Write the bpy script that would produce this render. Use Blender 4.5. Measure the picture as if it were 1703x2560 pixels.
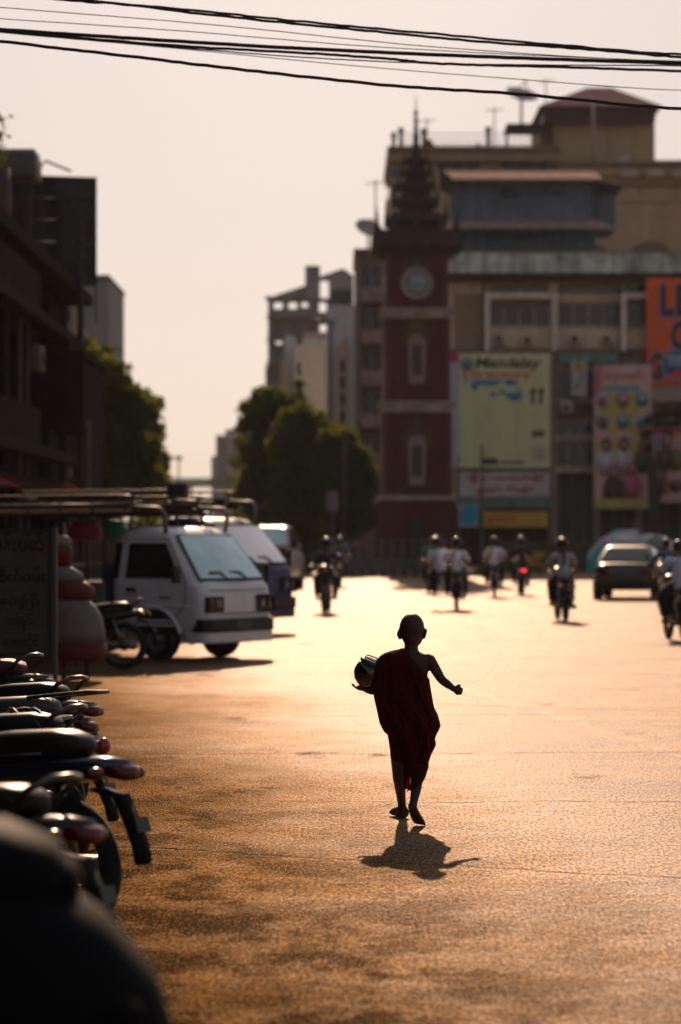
import bpy, bmesh, math, random
from math import sin, cos, pi, radians
from mathutils import Vector, Matrix, Euler
random.seed(7)
for _o in list(bpy.data.objects): bpy.data.objects.remove(_o)
SC = bpy.context.scene
COL = SC.collection
# ------------------------------------------------------------------ camera
F = 6044.0            # focal length in photograph pixels (85 mm on a 36 mm tall frame)
HZ, CX, CH = 1335.0, 851.5, 1.7
def wx(px, d): return (px - CX) / F * d
def wz(py, d): return CH - (py - HZ) / F * d
def gd(py): return CH * F / (py - HZ)          # distance of a ground point seen at row py
cam = bpy.data.cameras.new('camera'); camo = bpy.data.objects.new('camera', cam); COL.objects.link(camo)
camo.location = (0, 0, CH); camo.rotation_euler = (radians(90), 0, 0)
cam.sensor_fit = 'VERTICAL'; cam.sensor_height = 36.0; cam.sensor_width = 24.0; cam.lens = 85.0
cam.shift_y = 55.0 / 2560.0
cam.clip_start = 0.1; cam.clip_end = 6000
cam.dof.use_dof = True; cam.dof.focus_distance = 14.1; cam.dof.aperture_fstop = 2.0
SC.camera = camo
# ------------------------------------------------------------------ world, sun, exposure
SUN_EL, SUN_AZ = radians(29.0), radians(-0.8)
w = bpy.data.worlds.new('World'); SC.world = w; w.use_nodes = True
nt = w.node_tree; nt.nodes.clear()
sky = nt.nodes.new('ShaderNodeTexSky'); sky.sky_type = 'NISHITA'; sky.sun_disc = False
sky.sun_elevation = SUN_EL; sky.sun_rotation = SUN_AZ
sky.altitude = 60; sky.air_density = 1.0; sky.dust_density = 2.0; sky.ozone_density = 1.0
hs = nt.nodes.new('ShaderNodeHueSaturation'); hs.inputs['Saturation'].default_value = 0.65
tint = nt.nodes.new('ShaderNodeMix'); tint.data_type = 'RGBA'; tint.blend_type = 'MULTIPLY'
tint.inputs['Factor'].default_value = 1.0; tint.inputs['B'].default_value = (1.0, 0.90, 0.875, 1)
bg = nt.nodes.new('ShaderNodeBackground'); bg.inputs['Strength'].default_value = 0.137
wo = nt.nodes.new('ShaderNodeOutputWorld')
gm = nt.nodes.new('ShaderNodeGamma'); gm.inputs['Gamma'].default_value = 0.57
nt.links.new(sky.outputs[0], gm.inputs['Color']); nt.links.new(gm.outputs[0], hs.inputs['Color']); nt.links.new(hs.outputs[0], tint.inputs['A'])
nt.links.new(tint.outputs['Result'], bg.inputs['Color']); nt.links.new(bg.outputs[0], wo.inputs['Surface'])
sl = bpy.data.lights.new('sun', 'SUN'); so = bpy.data.objects.new('sun', sl); COL.objects.link(so)
sl.energy = 5.0; sl.angle = radians(0.6); sl.color = (1.0, 0.67, 0.44)
so.rotation_euler = (-(pi / 2 - SUN_EL), 0, -SUN_AZ); so.location = (0, 60, 60)
SC.view_settings.view_transform = 'Standard'; SC.view_settings.look = 'None'
SC.view_settings.exposure = 0.10; SC.view_settings.gamma = 1.0; SC.view_settings.use_curve_mapping = False
SC.render.engine = 'CYCLES'
SC.cycles.use_denoising = True; SC.cycles.max_bounces = 6; SC.cycles.diffuse_bounces = 3; SC.cycles.glossy_bounces = 3
SC.cycles.transmission_bounces = 4; SC.cycles.volume_bounces = 0; SC.cycles.transparent_max_bounces = 8
SC.cycles.sample_clamp_indirect = 4.0; SC.cycles.caustics_reflective = False; SC.cycles.caustics_refractive = False
SC.cycles.use_adaptive_sampling = True; SC.cycles.adaptive_threshold = 0.01

# ------------------------------------------------------------------ materials
_M = {}
def mat(name, col, rough=0.7, metal=0.0, var=0.12, scale=3.0, bump=0.0, bscale=40.0, spec=0.4, streak=0.0, coat=0.0):
    """procedural painted / stone / metal surface: colour with noise variation, vertical streaks, fine bump"""
    if name in _M: return _M[name]
    m = bpy.data.materials.new(name); m.use_nodes = True; _M[name] = m
    t = m.node_tree; b = t.nodes['Principled BSDF']
    b.inputs['Roughness'].default_value = rough; b.inputs['Metallic'].default_value = metal
    b.inputs['Specular IOR Level'].default_value = spec; b.inputs['Coat Weight'].default_value = coat
    b.inputs['Coat Roughness'].default_value = 0.08
    c = (col[0], col[1], col[2], 1)
    if var > 0:
        tc = t.nodes.new('ShaderNodeTexCoord')
        n = t.nodes.new('ShaderNodeTexNoise'); n.inputs['Scale'].default_value = scale; n.inputs['Detail'].default_value = 5
        n.inputs['Roughness'].default_value = 0.62
        t.links.new(tc.outputs['Object'], n.inputs['Vector'])
        r = t.nodes.new('ShaderNodeMapRange'); r.inputs[1].default_value = 0.3; r.inputs[2].default_value = 0.7
        r.inputs[3].default_value = 1 - var * 1.6; r.inputs[4].default_value = 1 + var
        t.links.new(n.outputs['Fac'], r.inputs[0])
        mx = t.nodes.new('ShaderNodeMix'); mx.data_type = 'RGBA'; mx.blend_type = 'MULTIPLY'; mx.inputs['Factor'].default_value = 1
        mx.inputs['A'].default_value = c
        t.links.new(r.outputs[0], mx.inputs['B'])
        out = mx.outputs['Result']
        if streak > 0:
            mp = t.nodes.new('ShaderNodeMapping'); mp.inputs['Scale'].default_value = (2.2, 2.2, 0.12)
            t.links.new(tc.outputs['Object'], mp.inputs['Vector'])
            n2 = t.nodes.new('ShaderNodeTexNoise'); n2.inputs['Scale'].default_value = 1.0; n2.inputs['Detail'].default_value = 6
            t.links.new(mp.outputs[0], n2.inputs['Vector'])
            r2 = t.nodes.new('ShaderNodeMapRange'); r2.inputs[1].default_value = 0.42; r2.inputs[2].default_value = 0.72
            r2.inputs[3].default_value = 1.0; r2.inputs[4].default_value = 1 - streak
            t.links.new(n2.outputs['Fac'], r2.inputs[0])
            m2 = t.nodes.new('ShaderNodeMix'); m2.data_type = 'RGBA'; m2.blend_type = 'MULTIPLY'; m2.inputs['Factor'].default_value = 1
            t.links.new(out, m2.inputs['A']); t.links.new(r2.outputs[0], m2.inputs['B']); out = m2.outputs['Result']
        t.links.new(out, b.inputs['Base Color'])
        if bump > 0:
            n3 = t.nodes.new('ShaderNodeTexNoise'); n3.inputs['Scale'].default_value = bscale; n3.inputs['Detail'].default_value = 4
            t.links.new(tc.outputs['Object'], n3.inputs['Vector'])
            bp = t.nodes.new('ShaderNodeBump'); bp.inputs['Strength'].default_value = bump; bp.inputs['Distance'].default_value = 0.02
            t.links.new(n3.outputs['Fac'], bp.inputs['Height']); t.links.new(bp.outputs[0], b.inputs['Normal'])
    else:
        b.inputs['Base Color'].default_value = c
    return m
def glow(name, col, strength):
    if name in _M: return _M[name]
    m = mat(name, col, 0.4, var=0); b = m.node_tree.nodes['Principled BSDF']
    b.inputs['Emission Color'].default_value = (*col, 1); b.inputs['Emission Strength'].default_value = strength
    return m

# ------------------------------------------------------------------ mesh builder
class MB:
    def __init__(s): s.v = []; s.f = []; s.sm = []
    def add(s, vs, fs, smooth=False):
        o = len(s.v); s.v += [tuple(p) for p in vs]; s.f += [tuple(i + o for i in f) for f in fs]; s.sm += [smooth] * len(fs)
        return s
    def box(s, x0, x1, y0, y1, z0, z1):
        if x0 > x1: x0, x1 = x1, x0
        if y0 > y1: y0, y1 = y1, y0
        if z0 > z1: z0, z1 = z1, z0
        return s.add([(x0,y0,z0),(x1,y0,z0),(x1,y1,z0),(x0,y1,z0),(x0,y0,z1),(x1,y0,z1),(x1,y1,z1),(x0,y1,z1)],
              [(0,3,2,1),(4,5,6,7),(0,1,5,4),(1,2,6,5),(2,3,7,6),(3,0,4,7)])
    def bbox(s, x0, x1, y0, y1, z0, z1, b=0.01):
        """box with chamfered edges"""
        bm = bmesh.new(); bmesh.ops.create_cube(bm, size=1)
        for v in bm.verts:
            v.co = Vector(((x0+x1)/2 + v.co.x*(x1-x0), (y0+y1)/2 + v.co.y*(y1-y0), (z0+z1)/2 + v.co.z*(z1-z0)))
        bmesh.ops.bevel(bm, geom=bm.edges[:], offset=b, segments=2, affect='EDGES', profile=0.5)
        return s.frombm(bm)
    def frombm(s, bm, mtx=None, smooth=True):
        bm.verts.index_update()
        vs = [(mtx @ v.co) if mtx else v.co.copy() for v in bm.verts]; fs = [[v.index for v in f.verts] for f in bm.faces]
        bm.free(); return s.add(vs, fs, smooth)
    def obox(s, c, size, rot=(0,0,0)):
        m = Matrix.Translation(c) @ Euler(rot).to_matrix().to_4x4()
        hx, hy, hz = size[0]/2, size[1]/2, size[2]/2
        vs = [m @ Vector(p) for p in [(-hx,-hy,-hz),(hx,-hy,-hz),(hx,hy,-hz),(-hx,hy,-hz),(-hx,-hy,hz),(hx,-hy,hz),(hx,hy,hz),(-hx,hy,hz)]]
        return s.add(vs, [(0,3,2,1),(4,5,6,7),(0,1,5,4),(1,2,6,5),(2,3,7,6),(3,0,4,7)])
    def loft(s, rings, cap=True, smooth=True, close=True):
        n = len(rings[0]); vs = [p for r in rings for p in r]; fs = []
        for i in range(len(rings) - 1):
            for j in range(n if close else n - 1):
                a, b = i*n + j, i*n + (j+1) % n
                fs.append((a, b, b + n, a + n))
        if cap and close: fs.append(tuple(reversed(range(n)))); fs.append(tuple(range((len(rings)-1)*n, len(rings)*n)))
        return s.add(vs, fs, smooth)
    def tube(s, pts, r, n=8, cap=True, smooth=True):
        pts = [Vector(p) for p in pts]; rs = r if isinstance(r, (list, tuple)) else [r]*len(pts)
        rings = []; up = None
        for i, p in enumerate(pts):
            t = (pts[min(i+1, len(pts)-1)] - pts[max(i-1, 0)])
            if t.length < 1e-9: t = Vector((0,0,1))
            t.normalize()
            if up is None:
                a = Vector((0,0,1)) if abs(t.z) < 0.9 else Vector((1,0,0)); up = (a - t*a.dot(t)).normalized()
            else:
                up = up - t*up.dot(t)
                if up.length < 1e-6: up = t.orthogonal()
                up.normalize()
            sd = t.cross(up)
            rr = rs[i] if isinstance(rs[i], (list, tuple)) else (rs[i], rs[i])
            rings.append([p + (up*sin(k*2*pi/n)*rr[1] + sd*cos(k*2*pi/n)*rr[0]) for k in range(n)])
        return s.loft(rings, cap, smooth)
    def lathe(s, prof, c=(0,0,0), axis='z', n=20, smooth=True, cap=True):
        rings = []
        for r, h in prof:
            ring = []
            for k in range(n):
                a = k*2*pi/n
                if axis == 'z': p = (c[0]+r*cos(a), c[1]+r*sin(a), c[2]+h)
                elif axis == 'y': p = (c[0]+r*cos(a), c[1]+h, c[2]-r*sin(a))
                else: p = (c[0]+h, c[1]+r*cos(a), c[2]+r*sin(a))
                ring.append(p)
            rings.append(ring)
        return s.loft(rings, cap, smooth)
    def ell(s, c, r, rot=(0,0,0), n=16, m=10, smooth=True):
        mt = Matrix.Translation(c) @ Euler(rot).to_matrix().to_4x4(); rings = []
        for i in range(m + 1):
            th = pi*(0.02 + 0.96*i/m)
            rings.append([mt @ Vector((r[0]*sin(th)*cos(k*2*pi/n), r[1]*sin(th)*sin(k*2*pi/n), -r[2]*cos(th))) for k in range(n)])
        return s.loft(rings, True, smooth)
    def prism(s, poly, a0, a1, axis='y', smooth=False):
        """polygon in the plane normal to axis, extruded from a0 to a1.  y: poly=(x,z)  x: poly=(y,z)  z: poly=(x,y)"""
        f = {'y': lambda p, a: (p[0], a, p[1]), 'x': lambda p, a: (a, p[0], p[1]), 'z': lambda p, a: (p[0], p[1], a)}[axis]
        n = len(poly); vs = [f(p, a0) for p in poly] + [f(p, a1) for p in poly]
        fs = [tuple(range(n)), tuple(reversed(range(n, 2*n)))] + [(i, i+n, (i+1) % n + n, (i+1) % n) for i in range(n)]
        return s.add(vs, fs, smooth)
    def quad(s, a, b, c, d, smooth=False): return s.add([a, b, c, d], [(0,1,2,3)], smooth)
    def torus(s, c, R, r, axis='x', n=28, m=8):
        rings = []
        for i in range(n + 1):
            a = i*2*pi/n; ring = []
            for k in range(m):
                b = k*2*pi/m; q = R + r*cos(b); h = r*sin(b)
                if axis == 'x': ring.append((c[0]+h, c[1]+q*cos(a), c[2]+q*sin(a)))
                elif axis == 'y': ring.append((c[0]+q*cos(a), c[1]+h, c[2]+q*sin(a)))
                else: ring.append((c[0]+q*cos(a), c[1]+q*sin(a), c[2]+h))
            rings.append(ring)
        return s.loft(rings, False, True)
    def mesh(s, name):
        me = bpy.data.meshes.new(name); me.from_pydata(s.v, [], s.f); 
        me.polygons.foreach_set('use_smooth', s.sm)
        bm = bmesh.new(); bm.from_mesh(me); bmesh.ops.recalc_face_normals(bm, faces=bm.faces); bm.to_mesh(me); bm.free()
        me.update(); return me
    def build(s, name, m, parent=None, label=None, kind=None):
        return link(name, s.mesh(name), m, parent, label, kind)
def link(name, me, m, parent=None, label=None, kind=None):
    o = bpy.data.objects.new(name, me)
    if m is not None and not me.materials: me.materials.append(m)
    COL.objects.link(o)
    if parent is not None: o.parent = parent
    if label: o['label'] = label
    if kind: o['kind'] = kind
    return o
def tag(o, label, cat, group=None):
    o['label'] = label; o['category'] = cat
    if group: o['group'] = group
    return o
def thing(name, label, cat, loc=(0,0,0), rz=0.0, group=None):
    o = bpy.data.objects.new(name, None); COL.objects.link(o); o.empty_display_size = 0.2
    o.location = loc; o.rotation_euler = (0, 0, rz)
    return tag(o, label, cat, group)
def bx(name, m, parent, *a, label=None, b=0):
    mb = MB(); (mb.bbox(*a, b) if b else mb.box(*a)); return mb.build(name, m, parent, label)
def kids(o): return [c for c in bpy.data.objects if c.parent is o]
def copy_tree(o, parent=None):
    c = o.copy(); COL.objects.link(c)
    if parent is not None: c.parent = parent
    for ch in kids(o): copy_tree(ch, c)
    return c
# ------------------------------------------------------------------ ground
def road_material():
    m = bpy.data.materials.new('road_asphalt'); m.use_nodes = True
    t = m.node_tree; N = t.nodes; L = t.links; b = N['Principled BSDF']
    tc = N.new('ShaderNodeTexCoord'); pos = tc.outputs['Object']
    def noise(scale, detail=6, rough=0.6, vec=pos, sc=None):
        n = N.new('ShaderNodeTexNoise'); n.inputs['Scale'].default_value = scale; n.inputs['Detail'].default_value = detail
        n.inputs['Roughness'].default_value = rough
        if sc:
            mp = N.new('ShaderNodeMapping'); mp.inputs['Scale'].default_value = sc; L.new(vec, mp.inputs['Vector']); vec = mp.outputs[0]
        L.new(vec, n.inputs['Vector']); return n.outputs['Fac']
    def rng(v, a, bb, c, d):
        r = N.new('ShaderNodeMapRange'); L.new(v, r.inputs[0])
        for i, x in enumerate((a, bb, c, d)): r.inputs[1+i].default_value = x
        return r.outputs[0]
    def mth(op, a, bb=None):
        n = N.new('ShaderNodeMath'); n.operation = op
        for i, x in enumerate((a, bb)):
            if x is None: continue
            if isinstance(x, (int, float)): n.inputs[i].default_value = x
            else: L.new(x, n.inputs[i])
        return n.outputs[0]
    def mixc(f, a, bb, bt='MIX'):
        n = N.new('ShaderNodeMix'); n.data_type = 'RGBA'; n.blend_type = bt
        for k, x in (('Factor', f), ('A', a), ('B', bb)):
            if isinstance(x, tuple): n.inputs[k].default_value = (*x, 1)
            elif isinstance(x, (int, float)): n.inputs[k].default_value = x
            else: L.new(x, n.inputs[k])
        return n.outputs['Result']
    sep = N.new('ShaderNodeSeparateXYZ'); L.new(pos, sep.inputs[0]); X, Y = sep.outputs[0], sep.outputs[1]
    big = noise(0.35, 5, 0.6); mid = noise(2.2, 7, 0.65); streak = noise(1.0, 7, 0.65, sc=(1.1, 0.16, 1)); grain = noise(24, 5, 0.8, sc=(1.5, 0.8, 1)); stone = noise(60, 2, 0.6)
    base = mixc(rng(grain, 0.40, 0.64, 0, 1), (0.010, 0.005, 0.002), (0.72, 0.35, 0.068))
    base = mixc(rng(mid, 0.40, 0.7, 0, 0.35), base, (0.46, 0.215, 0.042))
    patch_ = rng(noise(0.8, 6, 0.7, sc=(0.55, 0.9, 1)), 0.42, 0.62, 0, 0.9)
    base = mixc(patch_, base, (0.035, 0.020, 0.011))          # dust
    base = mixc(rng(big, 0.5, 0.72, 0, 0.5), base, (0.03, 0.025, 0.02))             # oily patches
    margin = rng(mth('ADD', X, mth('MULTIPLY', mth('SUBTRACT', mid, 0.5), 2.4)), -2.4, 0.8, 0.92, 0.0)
    base = mixc(margin, base, (0.034, 0.020, 0.010))  # left side darkened: oily parking dirt, with ground shade put into the colour
    # joints and cracks across the slab: wandering dark lines at given distances
    wob = mth('MULTIPLY', mth('SUBTRACT', noise(0.9, 5, 0.7), 0.5), 0.5)
    crack = None
    for y0, slope in ((15.35, 0.02), (18.7, -0.045), (22.6, -0.06), (29.5, 0.03), (12.6, 0.42), (24.6, 0.45)):
        d = mth('ABSOLUTE', mth('SUBTRACT', mth('ADD', mth('ADD', Y, wob), mth('MULTIPLY', X, slope)), y0))
        c = rng(d, 0.012, 0.035, 1.0, 0.0); crack = c if crack is None else mth('MAXIMUM', crack, c)
    crack = mth('MULTIPLY', crack, mth('MULTIPLY', rng(mid, 0.38, 0.55, 0.1, 1.0), rng(big, 0.42, 0.58, 0.35, 1.0)))
    base = mixc(mth('MULTIPLY', crack, 0.85), base, (0.012, 0.010, 0.008))
    # dark scattered stains
    st = rng(noise(1.4, 5, 0.7, sc=(1, 0.6, 1)), 0.60, 0.70, 0, 0.75)
    base = mixc(st, base, (0.016, 0.013, 0.011))
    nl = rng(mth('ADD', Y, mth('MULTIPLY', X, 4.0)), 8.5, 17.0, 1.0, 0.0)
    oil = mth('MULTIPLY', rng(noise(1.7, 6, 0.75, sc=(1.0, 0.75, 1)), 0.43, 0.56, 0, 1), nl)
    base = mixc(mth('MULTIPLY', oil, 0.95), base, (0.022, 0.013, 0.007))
    grit = noise(62, 3, 0.7, sc=(1.0, 0.30, 1))
    base = mixc(1.0, base, rng(grit, 0.36, 0.64, 0.22, 1.65), 'MULTIPLY')
    # worn remains of a painted lane line running away from the camera
    ln = mth('ABSOLUTE', mth('SUBTRACT', mth('ADD', X, mth('MULTIPLY', Y, 0.165)), 5.72))
    ln = mth('MULTIPLY', rng(ln, 0.05, 0.10, 1.0, 0.0), rng(mid, 0.45, 0.60, 0.0, 0.6))
    base = mixc(ln, base, (0.45, 0.40, 0.33))
    base = mixc(rng(noise(75, 2, 0.5), 0.59, 0.66, 0, 0.8), base, (0.85, 0.46, 0.14))     # bright grit specks, golden sparkle painted into the base colour
    # dusty roadside rougher than lanes; glare falloff also put into gloss amount and tint
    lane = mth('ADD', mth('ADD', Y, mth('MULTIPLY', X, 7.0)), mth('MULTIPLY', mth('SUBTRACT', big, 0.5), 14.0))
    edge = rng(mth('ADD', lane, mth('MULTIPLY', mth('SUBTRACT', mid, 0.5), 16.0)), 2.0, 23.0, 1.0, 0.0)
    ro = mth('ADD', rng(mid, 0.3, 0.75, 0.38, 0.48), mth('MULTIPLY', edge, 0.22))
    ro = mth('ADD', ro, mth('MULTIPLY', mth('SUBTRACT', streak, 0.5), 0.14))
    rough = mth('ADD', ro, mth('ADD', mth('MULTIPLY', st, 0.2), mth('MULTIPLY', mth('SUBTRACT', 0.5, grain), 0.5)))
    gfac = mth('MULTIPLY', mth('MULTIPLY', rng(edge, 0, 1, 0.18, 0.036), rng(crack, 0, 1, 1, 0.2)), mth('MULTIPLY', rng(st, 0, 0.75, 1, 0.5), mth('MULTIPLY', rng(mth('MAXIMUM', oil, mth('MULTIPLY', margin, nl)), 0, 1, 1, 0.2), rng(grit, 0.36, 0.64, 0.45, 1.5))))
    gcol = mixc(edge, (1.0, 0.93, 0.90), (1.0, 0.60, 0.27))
    h = mth('ADD', mth('MULTIPLY', grain, 1.0), mth('MULTIPLY', stone, 0.6))
    h = mth('ADD', h, mth('MULTIPLY', mid, 1.6)); h = mth('ADD', h, mth('MULTIPLY', noise(8, 4, 0.7), 1.3)); h = mth('SUBTRACT', h, mth('MULTIPLY', crack, 2.0))
    bp = N.new('ShaderNodeBump'); bp.inputs['Strength'].default_value = 1.0; bp.inputs['Distance'].default_value = 0.024
    L.new(h, bp.inputs['Height']); L.new(bp.outputs[0], b.inputs['Normal'])
    N.remove(b)
    df = N.new('ShaderNodeBsdfDiffuse'); L.new(base, df.inputs['Color']); L.new(bp.outputs[0], df.inputs['Normal'])
    gl = N.new('ShaderNodeBsdfGlossy'); gl.distribution = 'GGX'; L.new(gcol, gl.inputs['Color']); L.new(rough, gl.inputs['Roughness']); L.new(bp.outputs[0], gl.inputs['Normal'])
    mxs = N.new('ShaderNodeMixShader'); L.new(gfac, mxs.inputs[0]); L.new(df.outputs[0], mxs.inputs[1]); L.new(gl.outputs[0], mxs.inputs[2]); L.new(mxs.outputs[0], N['Material Output'].inputs['Surface'])
    return m
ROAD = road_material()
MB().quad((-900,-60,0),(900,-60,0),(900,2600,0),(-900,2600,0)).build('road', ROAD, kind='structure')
def haze_box():
    m = bpy.data.materials.new('haze_air'); m.use_nodes = True; t = m.node_tree; t.nodes.clear()
    o = t.nodes.new('ShaderNodeOutputMaterial'); v = t.nodes.new('ShaderNodeVolumePrincipled')
    v.inputs['Color'].default_value = (0.80, 0.88, 1.0, 1); v.inputs['Density'].default_value = 0.00012; v.inputs['Anisotropy'].default_value = 0.3
    t.links.new(v.outputs[0], o.inputs['Volume'])
    return MB().box(-300, 300, -40, 900, -1, 42).build('haze', m, kind='stuff')
HAZE = haze_box()
# ------------------------------------------------------------------ buildings
class Bld:
    """a building whose front stands at distance d; positions are given where its features appear and turned into metres"""
    def __init__(s, name, label, cat, d, pxc, group=None):
        s.d = d; s.o = Vector((wx(pxc, d), d, 0)); s.root = thing(name, label, cat, tuple(s.o), 0, group); s.g = HZ + CH*F/d
    def put(s, name, m, mb, parent=None, label=None):
        mb.v = [(p[0]-s.o.x, p[1]-s.o.y, p[2]) for p in mb.v]
        return mb.build(name, m, parent or s.root, label)
    def x(s, px, y=0): return wx(px, s.d + y)
    def z(s, py, y=0): return max(0.0, wz(py, s.d + y)) if py < s.g + 2000 else 0.0
    def bx(s, name, m, px0, px1, py0, py1, y0=0.0, y1=1.0, parent=None, label=None, b=0):
        mb = MB(); a = (wx(px0, s.d), wx(px1, s.d), s.d+y0, s.d+y1, max(0, wz(py1, s.d)), wz(py0, s.d))
        (mb.bbox(*a, b) if b else mb.box(*a)); return s.put(name, m, mb, parent, label)
    def wall(s, name, m, px0, px1, py0, py1, openings, y0=0.0, th=0.35, parent=None):
        xs = sorted({px0, px1, *[v for o in openings for v in o[:2] if px0 < v < px1]})
        ys = sorted({py0, py1, *[v for o in openings for v in o[2:4] if py0 < v < py1]})
        bm = bmesh.new(); vd = {}
        def vv(a, b):
            if (a, b) not in vd: vd[(a, b)] = bm.verts.new((wx(a, s.d), s.d+y0, max(0.0, wz(b, s.d))))
            return vd[(a, b)]
        for i in range(len(xs)-1):
            for j in range(len(ys)-1):
                cx_, cy_ = (xs[i]+xs[i+1])/2, (ys[j]+ys[j+1])/2
                if any(o[0] < cx_ < o[1] and o[2] < cy_ < o[3] for o in openings): continue
                bm.faces.new((vv(xs[i], ys[j+1]), vv(xs[i+1], ys[j+1]), vv(xs[i+1], ys[j]), vv(xs[i], ys[j])))
        r = bmesh.ops.extrude_face_region(bm, geom=bm.faces[:])
        bmesh.ops.translate(bm, vec=(0, th, 0), verts=[e for e in r['geom'] if isinstance(e, bmesh.types.BMVert)])
        return s.put(name, m, MB().frombm(bm, smooth=False), parent)
    def window(s, px0, px1, py0, py1, n=2, y0=0.18, fm=None, gm=None, bar=0.06, rows=1):
        fm = fm or mat('window_frame_paint', (0.34, 0.32, 0.28)); gm = gm or mat('window_glass', (0.012, 0.013, 0.014), 0.18, spec=0.6, var=0)
        x0, x1, z0, z1 = wx(px0, s.d), wx(px1, s.d), wz(py1, s.d), wz(py0, s.d); Y = s.d + y0
        mb = MB(); w = (x1-x0)/n
        mb.box(x0, x1, Y-0.03, Y+0.03, z1-bar, z1); mb.box(x0, x1, Y-0.03, Y+0.03, z0, z0+bar)
        for i in range(n+1):
            c = x0 + i*w; a, b = max(x0, c-bar/2), min(x1, c+bar/2); mb.box(a, b, Y-0.035, Y+0.028, z0+bar, z1-bar)
        f = s.put('window', fm, mb)
        for i in range(n): s.put('pane', gm, MB().box(x0+i*w+bar/2, x0+(i+1)*w-bar/2, Y-0.008+0.002*(i % 2), Y+0.006, z0+bar, z1-bar), f)
        return f
def text_mesh(body, size, extrude=0.01, spacing=1.0, bold=0.0, shear=0.0):
    c = bpy.data.curves.new('lettering', 'FONT'); c.body = body; c.size = size; c.extrude = extrude; c.space_character = spacing
    c.offset = bold; c.shear = shear; c.resolution_u = 3
    o = bpy.data.objects.new('lettering', c); COL.objects.link(o)
    dg = bpy.context.evaluated_depsgraph_get(); me = bpy.data.meshes.new_from_object(o.evaluated_get(dg))
    bpy.data.objects.remove(o); bpy.data.curves.remove(c); me.materials.clear(); return me
def lettering(body, m, parent, x, y, z, height, width=None, bold=0.0, shear=0.0, name='lettering', extrude=0.01, split=False):
    """upright text facing -Y, lower left corner at x,z (parent space), scaled to height and width"""
    me = text_mesh(body, 1.0, 0.0, 1.0, bold, shear)
    xs = [v.co.x for v in me.vertices]; ys = [v.co.y for v in me.vertices]
    if not xs: return None
    sx = height/(max(ys)-min(ys)); kx = (width/(max(xs)-min(xs))) if width else sx
    x_0, y_0 = min(xs), min(ys)
    for v in me.vertices: v.co = Vector((x + (v.co.x-x_0)*kx, y, z + (v.co.y-y_0)*sx))
    if not split: return link(name, me, m, parent)
    bm = bmesh.new(); bm.from_mesh(me); seen = set()
    for f in bm.faces:
        if f in seen: continue
        st = [f]; isl = []; seen.add(f)
        while st:
            g = st.pop(); isl.append(g)
            for v in g.verts:
                for q in v.link_faces:
                    if q not in seen: seen.add(q); st.append(q)
        mb = MB(); mb.add([v.co.copy() for g in isl for v in g.verts], [tuple(range(sum(len(h.verts) for h in isl[:k]), sum(len(h.verts) for h in isl[:k+1]))) for k in range(len(isl))]); mb.build('letter', m, parent)
    bm.free()

cream = mat('cream_wall', (0.62, 0.48, 0.34), 0.85, var=0.14, scale=0.8, streak=0.35, bump=0.2, bscale=12)
cream2 = mat('cream_spandrel', (0.66, 0.52, 0.36), 0.85, var=0.15, scale=1.2, streak=0.3)
paleframe = mat('pale_concrete_frame', (0.80, 0.72, 0.64), 0.85, var=0.12, streak=0.25)
fascia = mat('weathered_fascia', (0.62, 0.70, 0.66), 0.8, var=0.35, scale=1.1, streak=0.6)
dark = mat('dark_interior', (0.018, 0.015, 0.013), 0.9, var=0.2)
shutter = mat('steel_shutter', (0.06, 0.055, 0.05), 0.6, var=0.2)
beige = mat('beige_render', (0.48, 0.35, 0.22), 0.85, var=0.10, scale=0.5, streak=0.2)
beige_d = mat('brown_moulding', (0.20, 0.14, 0.09), 0.8, var=0.15)
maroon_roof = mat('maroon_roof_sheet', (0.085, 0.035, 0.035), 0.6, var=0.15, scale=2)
# ---- market building with billboards
mk = Bld('market_building', 'long cream building behind the clock tower with pale window portals and hoardings', 'building', 120, 1420)
OPEN = [(1225,1372,706,734), (1394,1552,706,734), (1562,1750,706,734), (1222,1374,752,818), (1394,1550,755,818), (1562,1750,752,818),
        (1390,1484,925,1002), (1390,1484,1052,1092), (1390,1484,1100,1168), (1500,1750,925,1002), (1500,1750,1052,1168), (1150,1372,925,1002), (1150,1372,1052,1168),
        (1120,1372,1262,1420), (1392,1484,1182,1420), (1496,1590,1182,1420), (1602,1700,1182,1420), (1712,1800,1182,1420)]
mk.wall('wall', cream, 1112, 1900, 690, 1430, OPEN, 0, 0.35)
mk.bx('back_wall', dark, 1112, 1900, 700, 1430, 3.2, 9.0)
for a in [(1224,1373,704,735,4), (1394,1552,704,735,4), (1562,1700,704,735,4)]: mk.window(a[0], a[1], a[2]+2, a[3], a[4], 0.25, fm=mat('vent_bar', (0.25,0.19,0.13)), bar=0.16)
for a in [(1222,1374,752,818,4), (1394,1550,755,818,4), (1562,1720,752,818,4), (1390,1484,925,1002,3), (1390,1484,1052,1092,3), (1390,1484,1100,1168,3), (1500,1740,925,1002,5)]:
    mk.window(*a[:4], a[4], 0.16, bar=0.11)
for i in range(9):                                             # fascia panels along the roof edge
    p0 = 1112 + i*93; mk.bx('fascia_panel', fascia, p0+1, p0+92, 640 + (i % 3), 689, -1.3 - 0.015*(i % 2), -1.05)
mk.bx('roof_slab', mat('roof_concrete', (0.22,0.19,0.16), 0.9), 1112, 1900, 634, 644, -1.05, 9.0)
mk.bx('soffit_beam', mat('dark_brown_soffit', (0.06,0.035,0.025), 0.8), 1112, 1900, 690, 703, -0.6, -0.02)
for i in range(11):                                            # louvre boards beside the tower
    mk.bx('louvre', mat('louvre_tan', (0.30,0.21,0.13), 0.8), 1136, 1207, 735 + i*13, 746 + i*13, -0.06, -0.01)
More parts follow.
